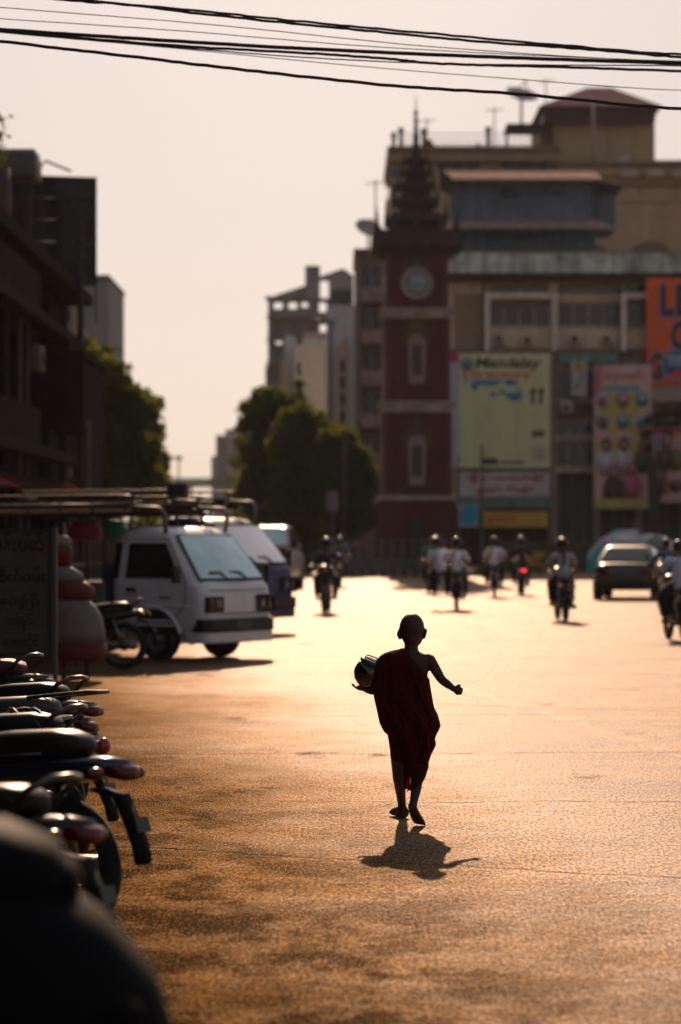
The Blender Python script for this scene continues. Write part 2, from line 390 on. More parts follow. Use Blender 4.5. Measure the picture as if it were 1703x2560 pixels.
def portal(p0, p1, t, b):
    s0 = 13
    mb = MB(); D = mk.d
    poly = [(wx(p0,D),wz(b,D)),(wx(p0,D),wz(t,D)),(wx(p1,D),wz(t,D)),(wx(p1,D),wz(b,D)),(wx(p1-s0,D),wz(b,D)),(wx(p1-s0,D),wz(t+s0,D)),(wx(p0+s0,D),wz(t+s0,D)),(wx(p0+s0,D),wz(b,D))]
    mk.put('portal_frame', paleframe, mb.prism(poly, D-0.75, D-0.012))
portal(1210, 1391, 736, 880); portal(1549, 1730, 736, 880)
for a in [(1224,1377),(1393,1547),(1563,1716)]: mk.bx('spandrel', cream2, a[0], a[1], 826, 872, -0.35, -0.014)
mk.bx('ledge', beige_d, 1112, 1900, 874, 884, -0.55, -0.016)
for p in (1380, 1490, 1596, 1706): mk.bx('column', mat('grey_column', (0.30,0.27,0.24), 0.85, streak=0.3), p-5, p+5, 886, 1425, -0.5, -0.02)
for i in range(3): mk.bx('sign_board', mat('faded_green_sign', (0.12,0.26,0.22), 0.7, var=0.3), 1394+i*50, 1440+i*50, 886, 908, -0.6, -0.52)
for p, q in ((1396,1482),(1498,1588),(1604,1698)):
    mk.bx('shutter', shutter, p, q, 1196, 1418, 0.5, 0.56)
    for k in range(3): mk.bx('shutter_post', mat('post_grey', (0.16,0.15,0.14)), p+4+k*30, p+8+k*30, 1190, 1418, 0.36, 0.44)
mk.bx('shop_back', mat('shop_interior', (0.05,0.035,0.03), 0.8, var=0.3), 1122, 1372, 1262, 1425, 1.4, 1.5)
mk.bx('awning', mat('awning_grey_teal', (0.14,0.17,0.18), 0.7, var=0.2), 1148, 1376, 1243, 1270, -1.3, -0.02)
mk.bx('air_conditioner', mat('ac_white', (0.45,0.45,0.43), 0.6), 1398, 1428, 1003, 1028, -0.55, -0.02)
for px_, py_ in ((1232,838),(1302,842),(1420,838),(1500,840),(1400,1010)):
    a_ = mk.bx('air_conditioner', mat('ac_white', (0.45,0.45,0.43), 0.6), px_, px_+30, py_, py_+24, -0.75, -0.36, b=0.02); mk.bx('fan_grille', mat('grille_dark', (0.04,0.04,0.04)), px_+5, px_+21, py_+4, py_+20, -0.77, -0.752, parent=a_)
for px_ in (1208, 1548): mk.put('drain_pipe', mat('pipe_dark', (0.05,0.04,0.035)), MB().tube([(wx(px_,120),119.35,wz(692,120)),(wx(px_,120),119.35,wz(1425,120))], 0.06, 7))
mk.bx('hoarding_ledge', mat('grey_ledge', (0.34,0.31,0.28), 0.85, streak=0.3), 1600, 1900, 967, 1008, -1.4, -0.03)
mk.bx('brown_panel', mat('brown_panel', (0.14,0.085,0.04), 0.8), 1392, 1484, 1008, 1048, -0.08, -0.015)
# ---- hoardings hung on the market building
def hoarding(name, label, px0, px1, py0, py1, col, d=119.0, th=0.12, m=None):
    r = thing(name, label, 'billboard', (wx(px0, d), d, 0))
    m = m or mat(name+'_'+str(px0), col, 0.55, var=0.08, scale=0.6, streak=0.12)
    W_, z0, z1 = wx(px1, d)-wx(px0, d), wz(py1, d), wz(py0, d)
    bx('panel', m, r, 0, W_, 0, th, z0, z1)
    bx('back_frame', mat('hoarding_steel', (0.10,0.09,0.08), 0.5), r, 0.05, W_-0.05, th+0.005, th+0.25, z0+0.05, z1-0.05)
    return r, (lambda px: wx(px, d)-wx(px0, d)), (lambda py: wz(py, d))
ink = mat('ink_black', (0.015,0.015,0.016), 0.6, var=0.05); red_i = mat('ink_red', (0.55,0.07,0.05), 0.6, var=0.05); blue_i = mat('ink_blue', (0.0,0.13,0.40), 0.6, var=0.05)
h, X_, Z_ = hoarding('directory_billboard', 'large pale yellow green billboard with black Mandalay lettering and number 11', 1147, 1376, 883, 1170, (0.60,0.64,0.36))
lettering('Mandalay', ink, h, X_(1187), -0.006, Z_(928), Z_(893)-Z_(928), X_(1354)-X_(1187), 0.03, 0.2)
lettering('Directory', red_i, h, X_(1157), -0.006, Z_(951), Z_(925)-Z_(951), X_(1330)-X_(1157), 0.035)
lettering('မန္တလေး', blue_i, h, X_(1158), -0.007, Z_(975), Z_(948)-Z_(975), X_(1292)-X_(1158), 0.085)
lettering('လမ်းညွှန်', blue_i, h, X_(1226), -0.007, Z_(1002), Z_(972)-Z_(1002), X_(1306)-X_(1226), 0.085)
for p_ in (1322, 1343): MB().prism([(X_(p_),Z_(982)),(X_(p_+12),Z_(968)),(X_(p_+17),Z_(968)),(X_(p_+12),Z_(1010)),(X_(p_+4),Z_(1010)),(X_(p_+8),Z_(981)),(X_(p_+1),Z_(987))], -0.012, -0.002).build('numeral', ink, h)
MB().lathe([(0.34,0),(0.34,-0.006)], (X_(1168), -0.002, Z_(910)), 'y', 18).build('emblem', mat('emblem_grey', (0.16,0.22,0.26), 0.6), h)
bx('print_block', mat('print_olive', (0.11,0.12,0.07), 0.6), h, X_(1330), X_(1362), -0.006, -0.001, Z_(1093), Z_(1076))
bx('print_block', mat('print_pale', (0.40,0.42,0.30), 0.6), h, X_(1330), X_(1364), -0.006, -0.001, Z_(1150), Z_(1118))
bx('print_line', ink, h, X_(1210), X_(1244), -0.008, -0.001, Z_(1160), Z_(1146)); bx('print_line', mat('print_olive', (0.11,0.12,0.07)), h, X_(1248), X_(1310), -0.006, -0.001, Z_(1160), Z_(1153))
h, X_, Z_ = hoarding('vertical_banner', 'narrow pale blue vertical banner with a magenta square on top beside the clock tower', 1124, 1145, 880, 1170, (0.42,0.45,0.55))
bx('colour_block', mat('magenta_print', (0.45,0.02,0.14), 0.6), h, X_(1122), X_(1146), -0.03, -0.002, Z_(905), Z_(880))
h, X_, Z_ = hoarding('shop_banner', 'white shop banner with red script under the yellow green billboard', 1150, 1374, 1180, 1241, (0.50,0.46,0.47))
lettering('မြန်မာ့ စားသောက်ဆိုင်', mat('ink_maroon', (0.34,0.05,0.06), 0.6), h, X_(1160), -0.006, Z_(1208), Z_(1184)-Z_(1208), X_(1362)-X_(1160), 0.07)
lettering('ရွှေမန်း စိန်ဆိုင်', mat('ink_maroon', (0.34,0.05,0.06), 0.6), h, X_(1190), -0.006, Z_(1238), Z_(1214)-Z_(1238), X_(1336)-X_(1190), 0.06)
h, X_, Z_ = hoarding('yellow_sign', 'yellow shop sign with red script above the dark shopfront', 1210, 1370, 1278, 1318, (0.55,0.36,0.03), 118.4)
lettering('ရွှေဆိုင်', red_i, h, X_(1216), -0.006, Z_(1312), Z_(1284)-Z_(1312), X_(1290)-X_(1216), 0.03)
h, X_, Z_ = hoarding('blue_sign', 'light blue shop sign at the right foot of the clock tower', 1146, 1196, 1260, 1318, (0.30,0.42,0.45), 118.6)
MB().ell((X_(1172), -0.01, Z_(1286)), (0.42,0.02,0.5)).build('print_figure', mat('cyan_print', (0.02,0.30,0.50), 0.6), h)
h, X_, Z_ = hoarding('orange_billboard', 'big orange billboard with dark blue letters and a round blue badge', 1616, 1860, 695, 966, (0.75,0.11,0.012), 118.6)
navy = mat('letter_navy', (0.018,0.014,0.05), 0.5, var=0.05); lav = mat('letter_outline', (0.24,0.20,0.34), 0.6, var=0.05)
for tx, p0, p1, q0, q1 in (('L', 1652, 1686, 712, 790), ('E', 1692, 1726, 712, 790), ('T', 1732, 1770, 712, 790), ('S', 1780, 1816, 712, 790), ('C', 1678, 1718, 802, 876), ('O', 1726, 1768, 802, 876), ('G', 1624, 1656, 882, 950)):
    lettering(tx, lav, h, X_(p0)-0.08, -0.012, Z_(q1)-0.08, Z_(q0)-Z_(q1)+0.16, X_(p1)-X_(p0)+0.16, 0.06, name='letter_outline')
    lettering(tx, navy, h, X_(p0), -0.03, Z_(q1), Z_(q0)-Z_(q1), X_(p1)-X_(p0), 0.04, name='letter')
bc = (X_(1692), -0.02, Z_(912)); R_ = (X_(1692)-X_(1655))
MB().lathe([(R_,0),(R_,-0.05)], bc, 'y', 36).build('badge', mat('badge_blue', (0.01,0.12,0.36), 0.5, var=0.05), h)
MB().torus((bc[0], bc[1]-0.05, bc[2]), R_, 0.06, 'y', 36, 6).build('badge_rim', mat('badge_rim_paint', (0.25,0.35,0.50), 0.5), h)
seg = [(R_*0.93*cos(a), R_*0.93*sin(a)) for a in [pi*1.25 + pi*0.75*i/12 for i in range(13)]]
MB().prism([(bc[0]+p[0], bc[2]+p[1]) for p in seg], bc[1]-0.075, bc[1]-0.055).build('badge_swoosh', mat('badge_red', (0.50,0.02,0.02), 0.5, var=0.05), h)
lettering('mm', mat('badge_white', (0.45,0.48,0.56), 0.5, var=0.05), h, X_(1670), bc[1]-0.08, Z_(916), 0.55, X_(1712)-X_(1670), 0.02)
# poster with portraits
def blob(h, X_, Z_, px, py, rx, ry, m, name, y):
    o = MB().lathe([(1,0),(1,-0.004)], (0,0,0), 'y', 18).build(name, m, h)
    k = X_(px+1)-X_(px); o.location = (X_(px), y, Z_(py)); o.scale = (rx*k, 1, ry*k); return o
h, X_, Z_ = hoarding('portrait_poster', 'tall pink and yellow poster with round pictures and portraits of people', 1486, 1630, 912, 1246, (0.62,0.38,0.34), 118.4)
pk = mat('poster_pink', (0.48,0.12,0.19), 0.6, var=0.1); yl = mat('poster_yellow', (0.46,0.38,0.10), 0.6, var=0.15); tl = mat('poster_teal', (0.10,0.34,0.38), 0.6, var=0.1)
wt = mat('poster_white', (0.52,0.48,0.52), 0.6, var=0.1); sk = mat('poster_skin', (0.42,0.25,0.22), 0.6, var=0.1); hr = mat('poster_hair', (0.05,0.03,0.035), 0.6)
bx('print_band', pk, h, X_(1486), X_(1505), -0.005, -0.001, Z_(985), Z_(914)); bx('print_band', yl, h, X_(1500), X_(1600), -0.004, -0.001, Z_(1080), Z_(985))
bx('print_band', yl, h, X_(1490), X_(1600), -0.004, -0.001, Z_(1140), Z_(1100))
lettering('မဂ္ဂဇင်း', mat('poster_crimson', (0.36,0.05,0.10), 0.6), h, X_(1510), -0.007, Z_(956), Z_(925)-Z_(956), X_(1615)-X_(1510), 0.03)
bx('print_band', tl, h, X_(1510), X_(1600), -0.0065, -0.005, Z_(978), Z_(964)); bx('print_band', wt, h, X_(1556), X_(1588), -0.0085, -0.0075, Z_(934), Z_(920))
for px, py, a, b_ in ((1506,1000,wt,pk),(1557,1000,pk,wt),(1605,998,tl,wt),(1506,1054,tl,red_i),(1557,1052,tl,wt),(1602,1055,wt,tl)):
    blob(h, X_, Z_, px, py, 17, 20, a, 'round_picture', -0.006); blob(h, X_, Z_, px, py, 9, 11, b_, 'round_picture', -0.011)
for px, py, sc_, cl in ((1516,1108,1,wt),(1560,1106,1,wt),(1608,1110,0.9,mat('poster_green',(0.05,0.10,0.04),0.6)),(1535,1175,1.1,hr),(1580,1168,1.0,pk)):
    blob(h, X_, Z_, px, py+48*sc_, 26*sc_, 36*sc_, cl, 'portrait_body', -0.012 - 0.0004*(py-1100)); blob(h, X_, Z_, px, py+5, 13*sc_, 19*sc_, hr if py < 1150 else pk, 'portrait_hair', -0.0165-0.0004*(py-1100))
    blob(h, X_, Z_, px, py+10, 8.5*sc_, 13*sc_, sk, 'portrait_face', -0.021-0.0004*(py-1100))
bx('base_strip', yl, h, X_(1484), X_(1640), -0.16, -0.07, Z_(1272), Z_(1247))
h, X_, Z_ = hoarding('food_poster', 'red topped poster with a seated figure right of the portrait poster', 1634, 1800, 1066, 1256, (0.52,0.32,0.30), 118.5)
bx('print_band', mat('poster_red', (0.50,0.06,0.04), 0.6), h, X_(1634), X_(1800), -0.004, -0.001, Z_(1085), Z_(1066)); bx('print_band', wt, h, X_(1634), X_(1652), -0.0055, -0.0015, Z_(1130), Z_(1085))
for px, py, rx, ry, mm in ((1668,1082,12,16,hr),(1664,1105,15,22,sk),(1690,1150,22,30,mat('poster_olive',(0.16,0.15,0.06),0.6)),(1660,1150,20,30,mat('poster_brown',(0.17,0.08,0.05),0.6)),(1690,1215,20,16,mat('poster_purple',(0.18,0.06,0.10),0.6)),(1658,1215,18,20,mat('poster_orange',(0.38,0.15,0.04),0.6))):
    blob(h, X_, Z_, px, py, rx, ry, mm, 'print_figure', -0.007-0.00006*(py-1000))
h, X_, Z_ = hoarding('small_sign', 'small white hanging sign with a green mark between the two posters', 1428, 1468, 900, 990, (0.42,0.43,0.42), 118.9)
MB().ell((X_(1448), -0.01, Z_(915)), (0.2,0.015,0.3)).build('print_mark', mat('print_amber', (0.40,0.24,0.05)), h); MB().tube([(X_(1438),-0.012,Z_(975)),(X_(1458),-0.012,Z_(935))], 0.06, 6).build('print_mark', mat('print_green', (0.10,0.20,0.12)), h)
# ---- rooftop sheet-metal pavilion
pv = Bld('rooftop_pavilion', 'two tier blue green sheet metal structure on the market roof with lit rusty eaves', 'building', 126, 1310)
bs = mat('blue_sheet', (0.12,0.19,0.26), 0.7, var=0.25, scale=1.0, streak=0.4); bs2 = mat('teal_sheet', (0.07,0.14,0.15), 0.7, var=0.25, streak=0.4); rust = mat('pale_roof_sheet', (0.42,0.30,0.25), 1.0, var=0.2, streak=0.2, spec=0.0)
for i in range(18): pv.bx('wall_sheet', bs, 1125+i*19.7, 1144.4+i*19.7, 447, 548, 0.0 + 0.02*(i % 2), 0.3)
for i in range(18): pv.bx('wall_sheet', bs2, 1140+i*19.4, 1159.1+i*19.4, 566, 640, 0.0 + 0.02*(i % 2), 0.3)
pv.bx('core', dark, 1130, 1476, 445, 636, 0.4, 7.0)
D = 126
def roofquad(y0, y1, a0, a1, b0, b1, za, zb, nm, m, n=6):
    for i in range(n):
        f0, f1 = i/n, (i+1)/n - 0.004
        A = lambda f: (wx(a0+(a1-a0)*f, D), D+y0, wz(za, D+y0)); Bq = lambda f: (wx(b0+(b1-b0)*f, D+y1), D+y1, wz(zb, D+y1))
        mb = MB(); p = [A(f0), A(f1), Bq(f1), Bq(f0)]; q = [(v[0], v[1], v[2]-0.12) for v in p]; mb.add(p+q, [(0,1,2,3),(7,6,5,4),(0,4,5,1),(1,5,6,2),(2,6,7,3),(3,7,4,0)]); pv.put(nm, m, mb)
roofquad(-1.2, 4.5, 1128, 1502, 1096, 1490, 446, 429, 'roof_sheet', rust); roofquad(-1.4, -0.02, 1122, 1526, 1136, 1500, 566, 549, 'eave_sheet', rust)
pv.put('gable_board', mat('gable_dark', (0.03,0.03,0.03), 0.8), MB().prism([(wx(1096,D),wz(425,D)),(wx(1130,D),wz(450,D)),(wx(1128,D),wz(492,D)),(wx(1100,D),wz(480,D))], D-0.7, D-0.5))
pv.bx('side_wing', bs, 1482, 1543, 460, 572, 1.0, 4.0); pv.put('wing_roof', dark, MB().prism([(wx(1478,D),wz(452,D)),(wx(1552,D),wz(470,D)),(wx(1552,D),wz(476,D)),(wx(1478,D),wz(462,D))], D-0.6, D+4.5))
lettering('မြို့တော်ခန်းမ', mat('faded_letters', (0.022,0.028,0.032)), pv.root, wx(1246,D)-pv.o.x, -0.02, wz(498,D), wz(470,D)-wz(498,D), wx(1405,D)-wx(1246,D), 0.05)
lettering('ရတနာပုံဈေး', mat('faded_letters2', (0.024,0.02,0.02)), pv.root, wx(1210,D)-pv.o.x, -0.02, wz(606,D), wz(580,D)-wz(606,D), wx(1370,D)-wx(1210,D), 0.05)
# ---- tall beige building behind
bb = Bld('hotel_building', 'tall beige building with maroon hipped rooftop room behind the market', 'building', 150, 1400)
bb.wall('wall', beige, 975, 2000, 400, 1415, [(1090,1200,404,424),(1255,1372,404,424),(1418,1452,404,424)], 0, 0.4)
bb.bx('wall_core', beige, 980, 1995, 430, 1412, 0.45, 14)
for a in [(1090,1200),(1255,1372),(1418,1452)]: bb.window(a[0], a[1], 404, 424, max(1, (a[1]-a[0])//36), 0.2)
bb.bx('parapet', beige, 972, 1392, 384, 402, -0.5, 12); bb.bx('parapet_cap', beige_d, 968, 1396, 370, 384, -0.8, 12.2); bb.bx('moulding', beige_d, 972, 1392, 402, 409, -0.62, -0.02)
bb.bx('parapet', beige, 1392, 2000, 418, 440, -0.4, 12); bb.bx('parapet_cap', beige_d, 1390, 2000, 408, 418, -0.7, 12.1); bb.bx('moulding', beige_d, 1500, 2000, 462, 467, -0.25, -0.02)
for i in range(7): bb.bx('ornament', mat('pale_ornament', (0.50,0.42,0.32), 0.8), 1546+i*66, 1592+i*66, 426, 448, -0.62, -0.41, b=0.15)
for i in range(5): bb.bx('wall_panel', mat('beige_panel', (0.45,0.34,0.21), 0.85), 1512+i*90, 1594+i*90, 470, 505, -0.12, -0.02)
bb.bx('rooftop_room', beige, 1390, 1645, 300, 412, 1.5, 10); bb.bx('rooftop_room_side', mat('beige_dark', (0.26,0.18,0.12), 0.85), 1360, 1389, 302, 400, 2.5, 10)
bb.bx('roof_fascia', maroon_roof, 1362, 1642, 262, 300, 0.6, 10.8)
Dh = 150
ap = [(1468, 5), (1528, 5)]; c4 = [(1348,-0.2),(1656,-0.2),(1656,11),(1348,11)]
vs = [(wx(p, Dh), Dh+y, wz(266, Dh)) for p, y in c4] + [(wx(p, Dh+y), Dh+y, wz(219, Dh+y)) for p, y in ap]
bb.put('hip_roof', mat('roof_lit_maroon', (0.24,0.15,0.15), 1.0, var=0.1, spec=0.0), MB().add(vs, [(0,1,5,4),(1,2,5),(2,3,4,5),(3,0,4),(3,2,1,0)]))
for px, t in ((1003,318),(1060,320),(1222,316),(985,330)):
    bb.bx('rail_post', beige_d, px-5, px+5, t+10, 372, 0.2, 0.7); bb.bx('post_cap', beige_d, px-7, px+7, t, t+10, 0.1, 0.8)
for k, r_ in enumerate((332, 346, 358)):
    bb.put('guard_rail', mat('thin_rail', (0.25,0.2,0.17)), MB().tube([(wx(1008,Dh), Dh+0.45, wz(r_,Dh)), (wx(1358,Dh), Dh+0.45, wz(r_,Dh))], 0.035, 5))
bb.put('scroll_ornament', beige_d, MB().prism([(wx(1062,Dh),wz(372,Dh)),(wx(1066,Dh),wz(345,Dh)),(wx(1078,Dh),wz(350,Dh)),(wx(1090,Dh),wz(368,Dh)),(wx(1110,Dh),wz(372,Dh))], Dh+0.1, Dh+0.5))
bb.bx('rooftop_canopy', dark, 1270, 1360, 302, 312, 1.0, 4.0); bb.bx('rooftop_canopy_leg', dark, 1268, 1274, 312, 372, 1.2, 1.5); bb.bx('roof_bulkhead', beige_d, 1196, 1206, 345, 371, 2, 3)
for a in ((1440,1520,610,660),(1580,1672,605,660)):
    n = 12; c_, w_ = (a[0]+a[1])/2, (a[1]-a[0])/2
    poly = [(wx(a[0],Dh), wz(a[3],Dh))] + [(wx(c_-w_*cos(pi*i/n),Dh), wz(a[2]+25-25*sin(pi*i/n),Dh)) for i in range(n+1)] + [(wx(a[1],Dh), wz(a[3],Dh))]
    bb.put('arch', beige_d, MB().prism(poly, Dh-0.3, Dh-0.02))
bb.put('vent_pipe', mat('pipe_grey', (0.4,0.34,0.3)), MB().tube([(wx(1481,Dh), Dh-0.5, wz(405,Dh)), (wx(1481,Dh), Dh-0.5, wz(262,Dh))], 0.1, 8))
bb.put('roof_dome', mat('dome_white', (0.5,0.48,0.45), 0.5), MB().ell((wx(1562,Dh), Dh+0.5, wz(410,Dh)), (0.55,0.55,0.6)))
for k in range(5): bb.window(976+1, 996, 420+k*36, 446+k*36, 1, -0.05)
def dish(px, py, d, R, label, tilt):
    r = thing('satellite_dish', label, 'satellite dish', (wx(px, d), d+2, 0), 0)
    zc = wz(py, d); mb = MB(); mb.lathe([(R*0.05,0.16*R),(R*0.5,0.10*R),(R*0.85,-0.05*R),(R,-0.16*R),(R*0.99,-0.20*R),(R*0.84,-0.08*R),(R*0.5,0.06*R),(R*0.05,0.12*R)], (0,0,0), 'y', 26)
    o = mb.build('reflector', mat('dish_mesh', (0.5,0.40,0.36), 0.6), r); o.location = (0, 0, zc); o.rotation_euler = tilt
    MB().tube([(0,0.1,zc-0.1),(0,0.1,zc-R*2.0)], R*0.08, 7).build('mast', mat('mast_grey', (0.3,0.25,0.22)), r)
    f = MB().tube([(R*0.6,0,0.1),(0,-R*0.9,0)], R*0.03, 5); f.tube([(-R*0.6,0,0.1),(0,-R*0.9,0)], R*0.03, 5); f.ell((0,-R*0.9,0),(R*0.1,R*0.12,R*0.1))
    o2 = f.build('feed_arm', mat('mast_grey', (0.3,0.25,0.22)), r); o2.location = (0,0,zc); o2.rotation_euler = tilt
    return r
dish(1310, 226, 150, 1.05, 'large mesh satellite dish beside the maroon rooftop room', (radians(-62), radians(14), 0))
dish(922, 562, 128, 0.75, 'satellite dish on the balconied block left of the clock tower', (radians(-50), radians(20), 0))
def aerial(px, top, bot, d, label):
    r = thing('aerial', label, 'antenna', (wx(px, d), d+1.5, 0)); a, b_ = wz(bot, d), wz(top, d)
    MB().tube([(0,0,a),(0,0,b_)], 0.045, 5).build('mast', mat('mast_grey', (0.3,0.25,0.22)), r)
    mb = MB().tube([(-0.55,0,b_-0.2),(0.55,0,b_-0.1)], 0.03, 5)
    for k in range(4): mb.tube([(-0.45+k*0.3, -0.3, b_-0.17+k*0.02), (-0.45+k*0.3, 0.3, b_-0.17+k*0.02)], 0.02, 4)
    mb.build('elements', mat('mast_grey', (0.3,0.25,0.22)), r)
aerial(1240, 258, 372, 150, 'short television aerial between rail posts on the beige roof'); aerial(1070, 286, 372, 150, 'low aerial just right of the clock tower spire')
aerial(1370, 186, 300, 151, 'tall thin aerial between the dish and the maroon roof'); aerial(940, 440, 632, 128, 'very thin tall aerial left of the clock tower spire')
# ---- balconied block left of the tower
pb = Bld('balconied_block', 'narrow pinkish apartment block with stacked dark balconies left of the clock tower', 'building', 128, 925)
pink = mat('pink_render', (0.34,0.22,0.18), 0.85, var=0.2, streak=0.4); pink_p = mat('balcony_pink', (0.42,0.28,0.24), 0.8, var=0.25, streak=0.3)
ops = [(906,952,662+i*104,728+i*104) for i in range(6)]
pb.wall('wall', pink, 888, 965, 632, 1420, ops, 0, 0.3); pb.bx('core', dark, 890, 964, 640, 1418, 1.3, 9)
for o_ in ops:
    pb.bx('balcony_front', pink_p, 903, 955, o_[3]-6, o_[3]+30, -0.9, -0.75); pb.bx('balcony_floor', pink, 903, 955, o_[3]+24, o_[3]+31, -0.74, -0.02)
    pb.window(908, 950, o_[2]+2, o_[3]-4, 2, 0.25, bar=0.07)
pb.bx('roof_slab', pink, 884, 968, 624, 632, -0.5, 9); pb.bx('corner_pier', mat('pier_tan', (0.30,0.22,0.17), 0.85, streak=0.3), 886, 900, 640, 1420, -0.3, -0.015)
# ---- white building
wb = Bld('white_building', 'white slab fronted building with a slanted tan flank between trees and balconied block', 'building', 152, 852)
white = mat('white_render', (0.66,0.65,0.66), 0.85, var=0.12, streak=0.35)
wb.wall('wall', white, 817, 890, 762, 1405, [(826,840,800,815)], 0, 0.3); wb.bx('core', white, 820, 889, 770, 1400, 0.5, 12)
wb.bx('roof_room', mat('dark_roof_room', (0.10,0.075,0.06), 0.8), 828, 884, 722, 764, 0.6, 6)
wb.put('tan_flank', mat('tan_flank', (0.52,0.38,0.28), 0.85, var=0.15), MB().prism([(wx(836,152),wz(1072,152)),(wx(836,152),wz(880,152)),(wx(866,152),wz(840,152)),(wx(866,152),wz(1072,152))], 151.4, 151.98))
for i in range(4): wb.bx('dark_recess', dark, 851, 862, 900+i*42, 932+i*42, -0.66, -0.61)
wb.bx('drain_strip', mat('drain_grey', (0.3,0.28,0.26)), 824, 828, 840, 1400, -0.12, -0.01)
# ---- pale green building
pg = Bld('pale_green_building', 'pale green flat fronted building low in front of the grey unfinished tower', 'building', 180, 765)
pgm = mat('pale_green_render', (0.58,0.62,0.58), 0.85, var=0.1, streak=0.25)
pg.wall('wall', pgm, 735, 822, 862, 1390, [(742,752,905,940),(742,752,960,995)], 0, 0.3); pg.bx('core', pgm, 738, 820, 866, 1388, 0.4, 12)
pg.bx('roof_step', pgm, 757, 822, 842, 863, 1.0, 8); pg.bx('roof_ledge', mat('lit_ledge', (0.5,0.40,0.35)), 762, 824, 826, 836, 2.0, 8)
pg.bx('side_block', mat('pale_blue_render', (0.48,0.55,0.58), 0.85, streak=0.2), 711, 736, 834, 1388, 2, 9); pg.bx('blind_strip', mat('pinkish_strip', (0.46,0.34,0.29)), 702, 716, 900, 1388, 1.2, 1.8)
for k in range(4): pg.window(739, 754, 905+k*55, 940+k*55, 1, 0.15)
# ---- grey unfinished tower
gt = Bld('unfinished_tower', 'grey unfinished concrete tower with open storeys and a stair head', 'building', 225, 775)
gc = mat('raw_concrete', (0.24,0.235,0.235), 0.9, var=0.2, scale=0.5, streak=0.3)
ho = [(685,706,756,772),(722,742,756,772),(754,770,756,768),(797,820,703,733),(798,816,756,780),(800,816,811,830),(690,705,852,862)]
gt.wall('wall', gc, 670, 882, 745, 1378, ho, 0, 0.5)
for i in range(5): gt.bx('floor_edge', mat('floor_edge_concrete', (0.18,0.175,0.17), 0.9), 667, 884, 790+i*58, 796+i*58, -0.9, -0.03)
for i in range(5):
    for k in range(3): gt.bx('recess', mat('recess_dark', (0.12,0.115,0.11), 0.9), 684+k*44, 706+k*44, 803+i*58, 838+i*58, -0.3, -0.02)
DG = 225
gt.put('sloping_roof', gc, MB().prism([(wx(670,DG),wz(746,DG)),(wx(700,DG),wz(735,DG)),(wx(770,DG),wz(712,DG)),(wx(770,DG),wz(746,DG))], DG-0.3, DG+0.6))
gt.bx('stair_head', gc, 763, 800, 665, 745, -0.35, 3.0)
gt.put('gable_frame', gc, MB().prism([(wx(800,DG),wz(692,DG)),(wx(858,DG),wz(672,DG)),(wx(884,DG),wz(690,DG)),(wx(884,DG),wz(744,DG)),(wx(822,DG),wz(744,DG)),(wx(822,DG),wz(702,DG)),(wx(800,DG),wz(702,DG))], DG-0.4, DG+0.4))
gt.bx('eave', gc, 664, 700, 743, 750, -1.0, 0.8); gt.bx('side_stub', gc, 664, 672, 915, 1378, -0.6, 0.9)
# ---- far block and footbridge
fb = Bld('distant_block', 'hazy stepped block at the far end of the street', 'building', 430, 565)
fm = mat('far_concrete', (0.34,0.31,0.30), 0.9, var=0.15, streak=0.2)
fb.bx('wall', fm, 540, 600, 1088, 1350, 0, 12); fb.bx('lower_wing', fm, 528, 541, 1140, 1350, 0.5, 12); fb.bx('upper_wing', fm, 562, 604, 1072, 1090, 2, 12); fb.bx('pale_pier', mat('far_pier', (0.40,0.31,0.27)), 571, 580, 1100, 1350, -1.2, -0.05)
for r_ in range(6):
    for k in range(3): fb.bx('window', dark, 545+k*9, 550+k*9, 1100+r_*16, 1109+r_*16, -0.1, -0.02)
br = Bld('footbridge', 'long green footbridge crossing the far street between the trees', 'bridge', 340, 500)
gm_ = mat('bridge_green', (0.10,0.13,0.07), 0.7)
br.bx('deck', gm_, 330, 760, 1203, 1217, 0, 3); br.bx('railing', gm_, 330, 760, 1195, 1202, -0.1, 0.0)
for px in (398, 470, 560, 640): br.bx('pier', mat('bridge_pier', (0.2,0.18,0.15)), px, px+9, 1217, 1375, 0.8, 2.0)
st_ = thing('street_light', 'faint street light standing above the far footbridge', 'street light', (wx(447,345), 345, 0)); MB().tube([(0,0,0),(0,0,wz(1145,345))], 0.14, 6).build('pole', mat('mast_grey', (0.3,0.25,0.22)), st_); bx('lamp_head', mat('mast_grey', (0.3,0.25,0.22)), st_, -0.5, 0.5, -0.2, 0.2, wz(1150,345), wz(1140,345))
# ---- pale tower on the left behind the trees
lw = Bld('pale_grey_tower', 'plain pale grey block rising above the leafy tree on the left', 'building', 160, 215)
lw.wall('wall', mat('pale_grey_render', (0.26,0.27,0.28), 0.85, var=0.08, streak=0.2), 60, 272, 692, 1400, [(196,218,740,752),(196,218,800,812)], 0, 0.3)
lw.bx('core', mat('pale_grey_render2', (0.24,0.25,0.26), 0.85), 62, 270, 694, 1398, 0.35, 12); lw.bx('roof_edge', mat('pale_grey_render2', (0.24,0.25,0.26)), 238, 274, 688, 694, -0.3, 12)
for k in range(4): lw.bx('tan_pier', mat('tan_pier', (0.40,0.29,0.21)), 84+k*33, 96+k*33, 764, 1398, -0.25, -0.02)
for r_ in range(3):
    for k in range(3): lw.window(100+k*33, 115+k*33, 770+r_*60, 812+r_*60, 1, 0.05-0.2)
